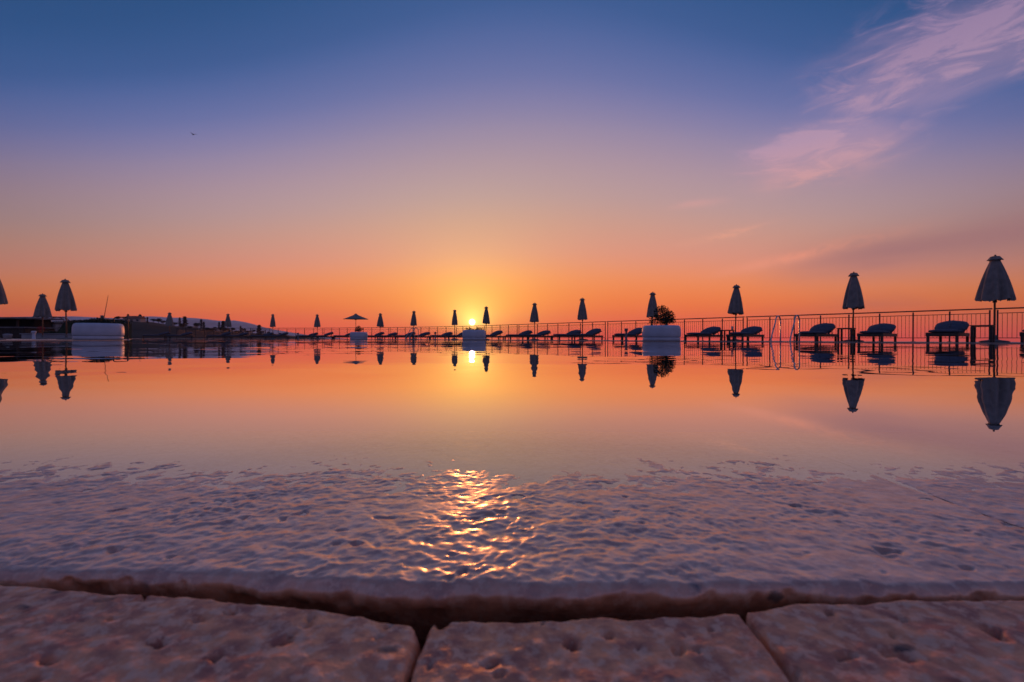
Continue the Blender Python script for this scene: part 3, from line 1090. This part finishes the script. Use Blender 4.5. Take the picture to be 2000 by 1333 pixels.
# ------------------------------------------------------------------ pool ladders
def make_ladder():
    root = empty('pool_ladder')
    tread = MB().box((0, 0, 0), (0.09, 0.50, 0.025)).mesh('tread', MATS['ladder_steel'])
    for s in (-1, 1):
        path = [(0.22, s * 0.27, -0.01), (0.22, s * 0.27, 0.62)]
        for k in range(1, 9):
            th = pi * k / 9
            path.append((0.03 + 0.19 * cos(th), s * 0.27, 0.62 + 0.19 * sin(th)))
        path += [(-0.19, s * 0.27, 0.58), (-0.42, s * 0.27, 0.22), (-0.50, s * 0.27, 0.0), (-0.46, s * 0.27, -0.25), (-0.42, s * 0.27, -0.5), (-0.42, s * 0.27, -1.1)]
        # round the lower bend with a smooth curve through the points
        pts = [Vector(p) for p in path]
        fine = []
        for i in range(len(pts) - 1):
            p0, p1, p2, p3 = pts[max(i - 1, 0)], pts[i], pts[i + 1], pts[min(i + 2, len(pts) - 1)]
            for q in range(4):
                t = q / 4
                fine.append(0.5 * ((2 * p1) + (p2 - p0) * t + (2 * p0 - 5 * p1 + 4 * p2 - p3) * t * t + (3 * p1 - p0 - 3 * p2 + p3) * t ** 3))
        fine.append(pts[-1])
        MB().tube(fine, 0.0215, 12).build('rail', MATS['ladder_steel'], root)
        MB().lathe([(0.022, 0.014), (0.05, 0.012), (0.055, 0.002), (0.055, -0.004)], 16, (0.22, s * 0.27, 0.0)).build('anchor_cover', MATS['ladder_steel'], root)
    for z in (-0.3, -0.6, -0.9):
        o = link('tread', tread, root); o.location = (-0.43, 0, z)
    return root


lad = make_ladder()
tag(lad, 'steel pool ladder with two arched rails between the loungers on the right', 'pool ladder', 'pool ladders')
p = at(1537, 14.35)
lad.location = (p.x, p.y, DECK); lad.rotation_euler = (0, 0, THETA + 0.02)
lad2 = copy_tree(lad)
p = at(808, 32.6)
lad2.location = (p.x, p.y, DECK); lad2.rotation_euler = (0, 0, THETA + 0.03)
lad2['label'] = 'small far pool ladder beneath the second parasol left of the sun'

hr = empty('handrail', at(236, 17.55, DECK))
tag(hr, 'dark bent pool handrail standing just right of the wide left planter', 'handrail')
hr.rotation_euler = (0, 0, radians(12))
path = [(0.24, 0, -0.01), (0.24, 0, 0.78)] + [(0.16 + 0.08 * cos(a), 0, 0.78 + 0.08 * sin(a)) for a in (0.4, 0.8, 1.2, 1.57)] + [(-0.14, 0, 0.855)] + [(-0.14 - 0.09 * sin(a), 0, 0.765 + 0.09 * cos(a)) for a in (0.4, 0.8, 1.2, 1.57)] + [(-0.23, 0, 0.3), (-0.23, 0, -0.01)]
MB().tube(path, 0.021, 10).build('rail', MATS['railing_steel'], hr)
for x in (0.24, -0.23):
    MB().lathe([(0.022, 0.014), (0.05, 0.012), (0.055, -0.004)], 14, (x, 0, 0)).build('anchor_cover', MATS['ladder_steel'], hr)

# ------------------------------------------------------------------ railing round the deck
RAIL_H = 1.10
u_ = Vector((EX, EY)).normalized()
corner = Vector((10.76, 21.27))
PL = 7.94
nodes = [corner + u_ * PL * 2, corner + u_ * PL, corner, corner - u_ * PL, corner - u_ * PL * 2, corner - u_ * PL * 3 + Vector((-0.1, 0.1)),
         Vector((-11.6, 43.6)), Vector((-19.0, 46.4)), Vector((-27.0, 47.8)), Vector((-35.0, 48.0))]
baluster_mesh = MB().tube([(0, 0, 0.14), (0, 0, 0.945)], 0.0065, 6, cap=False).mesh('baluster', MATS['railing_steel'])
post_mesh = MB().box((0, 0, 0.53), (0.042, 0.042, 1.06)).mesh('post', MATS['railing_steel'])
foot_mesh = MB().box((0, 0, 0.006), (0.11, 0.11, 0.012)).mesh('foot_plate', MATS['railing_steel'])
RL = ['dark steel railing panel at the far right behind the rightmost loungers, mostly outside the view',
      'dark steel railing panel behind the parasol with ragged hem and the pool ladder',
      'dark steel railing panel behind the right white planter',
      'dark steel railing panel behind the two parasols right of the sun',
      'dark steel railing panel directly right of and below the sun',
      'dark steel railing panel behind the far pool ladder left of the sun',
      'dark steel railing panel behind the open parasol',
      'dark steel railing panel behind the first closed parasol left of the open one',
      'dark steel railing panel in front of the mountain foot, the leftmost']
for k in range(len(nodes) - 1):
    a, b = nodes[k], nodes[k + 1]
    t = (b - a).normalized()
    a2, b2 = a + t * 0.09, b - t * 0.09
    L = (b2 - a2).length
    root = empty('railing_panel', (a2.x, a2.y, DECK), atan2(t.y, t.x))
    tag(root, RL[k], 'railing', 'railing panels round the deck')
    MB().tube([(-0.06, 0, RAIL_H), (L / 2, 0, RAIL_H - 0.002), (L + 0.06, 0, RAIL_H)], 0.0235, 10).build('handrail', MATS['railing_steel'], root)
    for z in (0.95, 0.135):
        MB().box((L / 2, 0, z), (L, 0.022, 0.022)).build('cross_rail', MATS['railing_steel'], root)
    for q in range(9):
        po = link('post', post_mesh, root); po.location = (L * q / 8, 0, 0)
        fo = link('foot_plate', foot_mesh, po)
    nb = 72
    if k < 5:
        for q in range(1, nb):
            if q % 9 == 0:
                continue
            o = link('baluster', baluster_mesh, root); o.location = (L * q / nb, 0, 0)
            o.rotation_euler = (0, rnd.uniform(-0.004, 0.004), 0)
    else:
        mb = MB()
        for q in range(1, nb):
            if q % 9:
                x = L * q / nb
                mb.tube([(x, 0, 0.14), (x, 0, 0.945)], 0.0065, 5, cap=False)
        tag(mb.build('balusters', MATS['railing_steel'], root), kind='stuff')

# ------------------------------------------------------------------ planters and their plants
def make_planter():
    root = empty('planter')
    MB().lathe([(0.0, 0.0), (0.66, 0.0), (0.69, 0.015), (0.70, 0.05), (0.70, 0.10), (0.69, 0.125), (0.66, 0.14)], 72).build('lower_ring', MATS['planter_white'], root)
    MB().lathe([(0.66, 0.138), (0.70, 0.150), (0.717, 0.18), (0.72, 0.30), (0.715, 0.44), (0.70, 0.52), (0.67, 0.575), (0.62, 0.60), (0.56, 0.602), (0.53, 0.585), (0.52, 0.52)], 72).build('upper_ring', MATS['planter_white'], root)
    MB().lathe([(0.525, 0.54), (0.3, 0.555), (0.0, 0.56)], 40).build('soil', MATS['soil'], root)
    return root


pl0 = make_planter()
PLANTERS = [
    (1291.5, 18.4, 1.03, 'white drum planter holding the tall round bush on the right'),
    (926, 28.0, 1.0, 'white drum planter directly below the setting sun'),
    (701, 40.9, 1.06, 'small distant white drum planter under the open parasol'),
    (193, 17.15, 1.02, 'wide white drum planter full of low plants on the left'),
]
planter_at = {}
for k, (px, dp, sc, lab) in enumerate(PLANTERS):
    o = pl0 if k == 0 else copy_tree(pl0)
    o.location = at(px, dp, DECK); o.scale = (sc, sc, sc * 0.99); o.rotation_euler = (0, 0, k * 0.7)
    tag(o, lab, 'planter', 'white drum planters at the pool edge')
    planter_at[px] = o.location.copy()


def leaf_cloud(mb, blobs, count, size, r_, flat=0.5):
    for _ in range(count):
        (c, rad) = r_.choices(blobs, weights=[b[1][0] * b[1][1] * b[1][2] for b in blobs])[0]
        while True:
            p = Vector((r_.uniform(-1, 1), r_.uniform(-1, 1), r_.uniform(-1, 1)))
            if 0.25 < p.length < 1:
                break
        q = Vector((c[0] + p.x * rad[0], c[1] + p.y * rad[1], c[2] + p.z * rad[2]))
        a = Vector((r_.uniform(-1, 1), r_.uniform(-1, 1), r_.uniform(-0.4, 1))).normalized()
        b = a.cross(Vector((r_.uniform(-1, 1), r_.uniform(-1, 1), r_.uniform(-1, 1)))).normalized()
        s = size * r_.uniform(0.6, 1.35)
        mb.add([q - b * s * 0.28, q + a * s * 0.5 - b * s * 0.05 + a * s * 0.1, q + a * s * 1.15, q + a * s * 0.5 + b * s * 0.33, q + b * s * 0.1], [(0, 1, 2, 3, 4)])


def shrub(name, loc, blobs, count, size, stems, label, seed):
    r_ = random.Random(seed)
    root = empty(name, loc)
    mb = MB(); leaf_cloud(mb, blobs, count, size, r_)
    mb.build('foliage', MATS['leaf_dark'], root)
    mb = MB()
    for (x, y, tx, ty, h, r) in stems:
        mb.tube([(x, y, -0.04), (x + (tx - x) * 0.35, y + (ty - y) * 0.3, h * 0.5), (tx, ty, h)], [r, r * 0.8, r * 0.4], 6)
    mb.build('stem', MATS['bark'], root)
    return tag(root, label, 'shrub')


def soil_z(px, sc):
    return planter_at[px] + Vector((0, 0, 0.548 * sc))


r2 = random.Random(5)
blobs = [((0.02, 0, 0.45), (0.26, 0.26, 0.26)), ((0.20, 0.05, 0.36), (0.22, 0.22, 0.21)), ((-0.17, -0.05, 0.22), (0.24, 0.22, 0.16)), ((0.12, 0, 0.20), (0.30, 0.26, 0.14)), ((0.30, 0.0, 0.27), (0.14, 0.15, 0.16)), ((-0.02, 0, 0.60), (0.13, 0.13, 0.13)), ((-0.32, 0, 0.13), (0.10, 0.10, 0.08))]
stems = [(r2.uniform(-0.12, 0.2), r2.uniform(-0.12, 0.12), r2.uniform(-0.2, 0.3), r2.uniform(-0.15, 0.15), r2.uniform(0.3, 0.55), 0.014) for _ in range(9)]
shrub('round_bush', soil_z(1291.5, 1.0), blobs, 1900, 0.05, stems, 'dark round bush growing in the white planter on the right', 21).scale = (1.3, 1.3, 1.22)

blobs = [((-0.05, 0, 0.38), (0.22, 0.2, 0.20)), ((0.28, 0, 0.32), (0.14, 0.14, 0.10)), ((-0.2, 0, 0.2), (0.17, 0.15, 0.1)), ((0.0, 0, 0.18), (0.25, 0.2, 0.1)), ((0.02, 0, 0.55), (0.12, 0.12, 0.1))]
stems = [(r2.uniform(-0.1, 0.1), r2.uniform(-0.1, 0.1), r2.uniform(-0.25, 0.3), 0, r2.uniform(0.2, 0.4), 0.014) for _ in range(7)]
shrub('small_bush', soil_z(701, 1.04), blobs, 900, 0.06, stems, 'small dark bush growing in the distant planter under the open parasol', 22)

blobs = [((-0.34, 0, 0.12), (0.2, 0.25, 0.10)), ((0.34, 0, 0.13), (0.26, 0.25, 0.10)), ((0.0, 0, 0.06), (0.4, 0.4, 0.05)), ((0.55, 0, 0.06), (0.15, 0.15, 0.06))]
stems = [(r2.uniform(-0.4, 0.4), r2.uniform(-0.2, 0.2), r2.uniform(-0.45, 0.45), 0, r2.uniform(0.05, 0.12), 0.01) for _ in range(8)]
shrub('low_plants', soil_z(926, 0.98), blobs, 420, 0.06, stems, 'thin low plants in the planter directly below the sun', 23)

blobs = [((-0.28, 0, 0.08), (0.24, 0.32, 0.14)), ((0.05, 0, 0.12), (0.34, 0.42, 0.15)), ((0.33, 0, 0.08), (0.20, 0.32, 0.12)), ((0.0, 0.1, 0.05), (0.5, 0.4, 0.1))]
stems = [(r2.uniform(-0.4, 0.4), r2.uniform(-0.3, 0.3), r2.uniform(-0.45, 0.45), r2.uniform(-0.3, 0.3), r2.uniform(0.1, 0.2), 0.01) for _ in range(14)]
shrub('low_hedge_plant', soil_z(193, 1.0), blobs, 2600, 0.045, stems, 'dense dark low plants filling the wide planter on the left', 24)

# ------------------------------------------------------------------ things beyond the left side of the pool
# low pool bar: flat roof, long dark opening, timber counter
c = at(-60, 34.0, DECK)
bar = empty('pool_bar', c, radians(3))
tag(bar, 'low dark pool bar with flat grey roof at the left edge', 'bar')
mb = MB().box((0, 0, 0.38), (10.0, 2.4, 0.76)); mb.build('counter', MATS['bar_dark'], bar)
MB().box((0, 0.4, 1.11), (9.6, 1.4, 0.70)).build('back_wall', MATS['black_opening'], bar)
MB().box((0.05, -0.05, 0.80), (10.2, 2.6, 0.09)).build('counter_top', MATS['bar_roof'], bar)
rf = MB().box((0.2, 0, 1.47), (10.4, 3.0, 0.12)).build('roof', MATS['bar_roof'], bar)
for x in (-4.6, -1.5, 1.6, 4.45):
    MB().box((x, -1.1, 1.12), (0.12, 0.12, 0.58)).build('post', MATS['bar_dark'], bar)
board = MB().box((0, -1.222, 0.38), (0.22, 0.03, 0.72)).mesh('board', MATS['bar_dark'])
for k in range(42):
    o = link('board', board, bar); o.location = (-4.84 + k * 0.236, 0, 0)

# low grey wall with a hedge behind it
c = at(108, 26.0, DECK)
lw_ = empty('low_wall', c)
tag(lw_, 'low grey rendered wall left of the wide planter', 'wall')
MB().box((0, 0, 0.13), (3.6, 0.25, 0.26)).build('wall_body', MATS['grey_render'], lw_)
MB().box((0, 0, 0.285), (3.7, 0.32, 0.045)).build('coping', MATS['grey_render'], lw_)

c = at(172, 30.0, DECK)
hg = empty('hedge', c)
tag(hg, 'dark clipped hedge behind the low grey wall, sloping down at its left end', 'hedge')
r3 = random.Random(77)
mb = MB()
core = MB()
prof = [(-3.0, 0.40), (-1.75, 0.44), (-1.25, 1.15), (1.5, 1.22), (2.6, 1.1)]
for _ in range(5200):
    x = r3.uniform(-3.0, 2.6)
    h = interp(prof, x)
    z = h * (1 - r3.random() ** 2.2) + r3.uniform(-0.02, 0.05)
    y = r3.uniform(-0.38, 0.38)
    q = Vector((x, y, z))
    a = Vector((r3.uniform(-1, 1), r3.uniform(-1, 1), r3.uniform(-0.3, 1))).normalized()
    b = a.cross(Vector((r3.uniform(-1, 1), r3.uniform(-1, 1), r3.uniform(-1, 1)))).normalized()
    s = 0.07 * r3.uniform(0.6, 1.3)
    mb.add([q - b * s * 0.4, q + a * s, q + b * s * 0.4], [(0, 1, 2)])
mb.build('foliage', MATS['leaf_dark'], hg)
for k in range(12):
    x = -2.8 + k * 0.47
    core.tube([(x, 0, 0), (x + 0.03, 0.02, interp(prof, x) * 0.8)], [0.03, 0.012], 6)
core.build('stem', MATS['bark'], hg)
cvs = []
for x, h in prof:
    cvs += [(x, -0.3, 0), (x, 0.3, 0), (x, 0.3, h * 0.93), (x, -0.3, h * 0.93)]
fcs = []
for k in range(len(prof) - 1):
    for q in range(4):
        fcs.append((k * 4 + q, k * 4 + (q + 1) % 4, k * 4 + 4 + (q + 1) % 4, k * 4 + 4 + q))
fcs += [(0, 1, 2, 3), tuple(len(cvs) - 1 - q for q in range(4))]
MB().add(cvs, fcs).build('inner_twigs', MATS['leaf_dark'], hg)

# blue grey pump house with arched shade frames above it
c = at(96, 37.0, DECK)
ph = empty('pump_house', c, radians(-4))
tag(ph, 'small blue grey flat roofed hut behind the hedge near the left edge', 'hut')
MB().box((0, 0, 0.6), (3.4, 2.2, 1.2)).build('wall', MATS['grey_render'], ph)
MB().box((0, 0, 1.24), (3.6, 2.4, 0.09)).build('roof', MATS['bar_roof'], ph)
MB().box((-0.6, -1.115, 0.5), (0.7, 0.04, 0.95)).build('door', MATS['bar_dark'], ph)
MB().box((0.75, -1.115, 0.75), (0.6, 0.04, 0.4)).build('window', MATS['window_glass'], ph)
for k, (px, dpt, w, lab) in enumerate([(76, 36.0, 1.3, 'pale arched frame above the hut, behind the left parasol'), (110, 36.4, 1.5, 'dark arched frame above the hut, right of the left parasol')]):
    af = empty('arched_frame', at(px, dpt, DECK + 1.285), radians(8))
    tag(af, lab, 'frame', 'arched frames above the hut')
    for y in (-0.25, 0.25):
        pts = [(-w / 2, y, 0.0)] + [(-w / 2 * cos(pi * q / 12), y, 0.42 * sin(pi * q / 12) ** 0.8) for q in range(1, 12)] + [(w / 2, y, 0.0)]
        MB().tube(pts, 0.035, 8).build('hoop', MATS['ceramic' if k == 0 else 'mast_paint'], af)
    MB().tube([(0, -0.25, 0.42), (0, 0.25, 0.42)], 0.03, 8).build('tie_bar', MATS['ceramic' if k == 0 else 'mast_paint'], af)

bl = empty('bollard_light', at(66, 23.0, DECK))
tag(bl, 'small pale bollard light at the pool edge below the left parasol', 'bollard')
MB().lathe([(0.0, 0.0), (0.09, 0.0), (0.09, 0.02), (0.065, 0.03), (0.065, 0.30)], 18).build('post', MATS['planter_white'], bl)
MB().lathe([(0.065, 0.30), (0.10, 0.31), (0.10, 0.37), (0.08, 0.40), (0.0, 0.41)], 18).build('head', MATS['planter_white'], bl)
bk = empty('storage_bin', at(15, 24.0, DECK))
tag(bk, 'small grey lidded bin standing in front of the dark bar', 'bin')
MB().lathe([(0.0, 0.0), (0.15, 0.0), (0.18, 0.2), (0.185, 0.22)], 20).build('body', MATS['grey_render'], bk)
MB().lathe([(0.19, 0.22), (0.19, 0.24), (0.12, 0.27), (0.0, 0.28)], 20).build('lid', MATS['grey_render'], bk)
fp = empty('flower_pot', at(80, 25.4, DECK + 0.31))
tag(fp, 'small terracotta pot with red flowers on the low grey wall', 'flower pot')
MB().lathe([(0.0, 0.0), (0.08, 0.0), (0.11, 0.13), (0.12, 0.135), (0.12, 0.16), (0.10, 0.16), (0.0, 0.15)], 18).build('pot', MATS['terracotta'], fp)
mb = MB(); leaf_cloud(mb, [((0, 0, 0.26), (0.17, 0.15, 0.11))], 260, 0.045, r3)
mb.build('flowers', material('red_petals', (0.5, 0.05, 0.06), 0.7, 0.3, var=0.3, scale=20), fp)

mast = empty('leaning_mast', at(191, 62.0, -1.5), 0)
tag(mast, 'thin leaning mast rising behind the wide left planter', 'mast')
MB().tube([(0, 0, 0), (0.72, 0, 3.6), (1.42, 0, 7.3)], [0.07, 0.05, 0.025], 8).build('pole', MATS['mast_paint'], mast)
MB().tube([(-0.25, 0, 3.0), (0.55, 0, 2.85)], 0.02, 6).build('cross_bar', MATS['mast_paint'], mast)

# ------------------------------------------------------------------ far hillside: trees and buildings
def conifer(seed, h, w):
    r_ = random.Random(seed)
    root = empty('conifer')
    mb = MB()
    for _ in range(520):
        f = r_.random() ** 0.8
        z = h * (0.10 + 0.90 * f)
        rr = w * (1 - f) ** 0.75 * (0.6 + 0.4 * sin(f * 23 + seed)) + 0.05
        th = r_.uniform(0, 2 * pi); q = rr * sqrt(r_.random())
        c_ = Vector((q * cos(th), q * sin(th), z))
        a = Vector((cos(th), sin(th), r_.uniform(-0.5, 0.3))).normalized()
        b = a.cross(Vector((r_.uniform(-1, 1), r_.uniform(-1, 1), 1))).normalized()
        s = w * 0.62 * r_.uniform(0.5, 1.1)
        mb.add([c_ - b * s * 0.4, c_ + a * s, c_ + b * s * 0.4], [(0, 1, 2)])
    mb.build('crown', MATS['pine_needles'], root)
    MB().tube([(0, 0, -0.6), (0, 0, h * 0.5), (0, 0, h * 0.95)], [0.035 * h, 0.022 * h, 0.004 * h], 6).build('trunk', MATS['bark'], root)
    return root


def round_tree(seed, h, w):
    r_ = random.Random(seed)
    root = empty('broad_tree')
    blobs = [((r_.uniform(-0.4, 0.4) * w, r_.uniform(-0.4, 0.4) * w, h * r_.uniform(0.45, 0.8)), (w * r_.uniform(0.35, 0.6),) * 2 + (h * r_.uniform(0.14, 0.24),)) for _ in range(7)]
    mb = MB(); leaf_cloud(mb, blobs, 620, h * 0.13, r_)
    mb.build('crown', MATS['pine_needles'], root)
    MB().tube([(0, 0, -0.6), (0.02 * h, 0, h * 0.4), (0, 0.02 * h, h * 0.7)], [0.04 * h, 0.03 * h, 0.01 * h], 6).build('trunk', MATS['bark'], root)
    return root


tp = [(conifer(1, 6.5, 1.7), 'C'), (conifer(2, 6.5, 1.05), 'C'), (round_tree(3, 4.0, 2.2), 'R'), (round_tree(4, 4.0, 3.0), 'R')]
t_used = [False] * 4
r4 = random.Random(41)
TREES = [(274, 0, 0.72), (288, 1, 0.62), (281, 1, 0.6), (310, 2, 0.9), (300, 3, 0.7), (351, 1, 0.95), (361, 0, 1.1), (356, 2, 0.8), (385, 2, 1.0), (393, 1, 1.0), (398, 1, 0.9), (405, 2, 0.7),
         (428, 1, 0.9), (436, 0, 1.0), (432, 2, 0.9), (441, 3, 0.8), (455, 2, 0.7), (470, 1, 0.8), (476, 2, 0.7), (484, 3, 0.6), (496, 2, 0.6), (506, 0, 0.95), (512, 2, 0.6), (524, 2, 0.5), (535, 3, 0.5),
         (258, 2, 0.7), (266, 3, 0.6), (319, 3, 0.7), (341, 3, 0.7), (371, 3, 0.6), (414, 3, 0.6), (420, 2, 0.6), (448, 3, 0.6), (462, 3, 0.55), (490, 1, 0.5), (518, 1, 0.45), (547, 2, 0.4), (556, 3, 0.35), (250, 0, 0.6), (230, 2, 0.7)]
for (px, kind, sc) in TREES:
    v = r4.uniform(0.55, 0.72)
    dp = HD * (0.42 + 0.83 * v)
    o = copy_tree(tp[kind][0]) if t_used[kind] else tp[kind][0]
    t_used[kind] = True
    z = hill_z(px, v)
    o.location = at(px, dp, z - 0.4)
    o.scale = (sc * 1.0,) * 3
    o.rotation_euler = (0, 0, r4.uniform(0, 6.28))
    if tp[kind][1] == 'C':
        tag(o, 'pointed dark conifer on the far hillside below the mountain', 'tree', 'conifers on the far hillside')
    else:
        tag(o, 'low rounded dark tree on the far hillside below the mountain', 'tree', 'rounded trees on the far hillside')


def house(px, v, w, dpth, h, gable, label, rz=0.0, nwin=3):
    dp = HD * (0.42 + 0.83 * v)
    root = empty('house', at(px, dp, hill_z(px, v) - 0.9), rz)
    tag(root, label, 'house', 'houses on the far hillside')
    MB().box((0, 0, h / 2), (w, dpth, h)).build('wall', MATS['house_wall'], root)
    if gable:
        o_ = 0.4
        MB().add([(-w / 2 - o_, -dpth / 2 - o_, h), (w / 2 + o_, -dpth / 2 - o_, h), (w / 2 + o_, dpth / 2 + o_, h), (-w / 2 - o_, dpth / 2 + o_, h), (-w / 2 + 0.6, 0, h + 1.5), (w / 2 - 0.6, 0, h + 1.5)],
                 [(0, 1, 5, 4), (2, 3, 4, 5), (1, 2, 5), (3, 0, 4), (3, 2, 1, 0)]).build('roof', MATS['house_roof'], root)
    else:
        MB().box((0, 0, h + 0.12), (w + 0.8, dpth + 0.8, 0.24)).build('roof', MATS['house_wall'], root)
    for k in range(nwin):
        x = -w / 2 + w * (k + 0.5) / nwin
        MB().box((x, -dpth / 2 - 0.01, h * 0.55), (w / nwin * 0.45, 0.08, h * 0.4)).build('window', MATS['window_glass'], root)


house(263, 0.60, 9.0, 6.0, 2.6, True, 'small house with hipped roof high on the hillside right of the left planter', 0.2)
house(372, 0.62, 6.0, 5.0, 1.8, False, 'pale flat roofed house on the hillside below the mountain summit', 0.0, 2)
house(412, 0.60, 12.0, 5.0, 2.2, False, 'long flat roofed house among the trees left of the second far parasol', -0.1, 6)
house(478, 0.62, 7.0, 5.0, 2.0, False, 'pale flat roofed house among the trees right of the second far parasol', 0.1, 3)

# ------------------------------------------------------------------ bird
bd = empty('bird', at(378, 42.0, EYE + (661 - 264.5) / F * 42.0), radians(50))
bd.scale = (1.5, 1.5, 1.8)
tag(bd, 'tiny dark bird flying high in the left half of the sky', 'bird')
MB().lathe([(0.001, -0.09), (0.018, -0.06), (0.028, -0.01), (0.024, 0.04), (0.014, 0.075), (0.001, 0.10)], 10).build('body', MATS['bird_feather'], bd).rotation_euler = (radians(90), 0, 0)
for s in (-1, 1):
    MB().add([(0.01 * s, 0.035, 0.005), (0.01 * s, -0.03, 0.005), (0.10 * s, -0.035, 0.05), (0.19 * s, -0.05, 0.03), (0.11 * s, 0.02, 0.055),
              (0.01 * s, 0.035, -0.005), (0.01 * s, -0.03, -0.005), (0.10 * s, -0.035, 0.044), (0.19 * s, -0.05, 0.028), (0.11 * s, 0.02, 0.049)],
             [(0, 1, 2, 4), (2, 3, 4), (9, 7, 6, 5), (9, 8, 7), (1, 0, 5, 6), (2, 1, 6, 7), (3, 2, 7, 8), (4, 3, 8, 9), (0, 4, 9, 5)]).build('wing', MATS['bird_feather'], bd)

# ------------------------------------------------------------------ haze
def haze():
    x, z0, z1 = 3400.0, SEA_Z - 6.0, 170.0
    m_ = bpy.data.materials.new('haze_air'); m_.use_nodes = True
    N = NT(m_.node_tree)
    for nd in list(N.n):
        N.n.remove(nd)
    v = N.node('ShaderNodeVolumePrincipled')
    v.inputs['Color'].default_value = (0.92, 0.88, 0.96, 1)
    v.inputs['Density'].default_value = HAZE
    v.inputs['Anisotropy'].default_value = 0.2
    N.l.new(v.outputs[0], N.node('ShaderNodeOutputMaterial').inputs['Volume'])
    mb = MB()
    vs = [(sx * x, sy * x, sz) for sz in (z0, z1) for sy in (-1, 1) for sx in (-1, 1)]
    mb.add(vs, [(0, 2, 3, 1), (4, 5, 7, 6), (0, 1, 5, 4), (2, 6, 7, 3), (0, 4, 6, 2), (1, 3, 7, 5)])
    tag(mb.build('haze', m_), kind='stuff')


HAZE = 0.00011
haze()
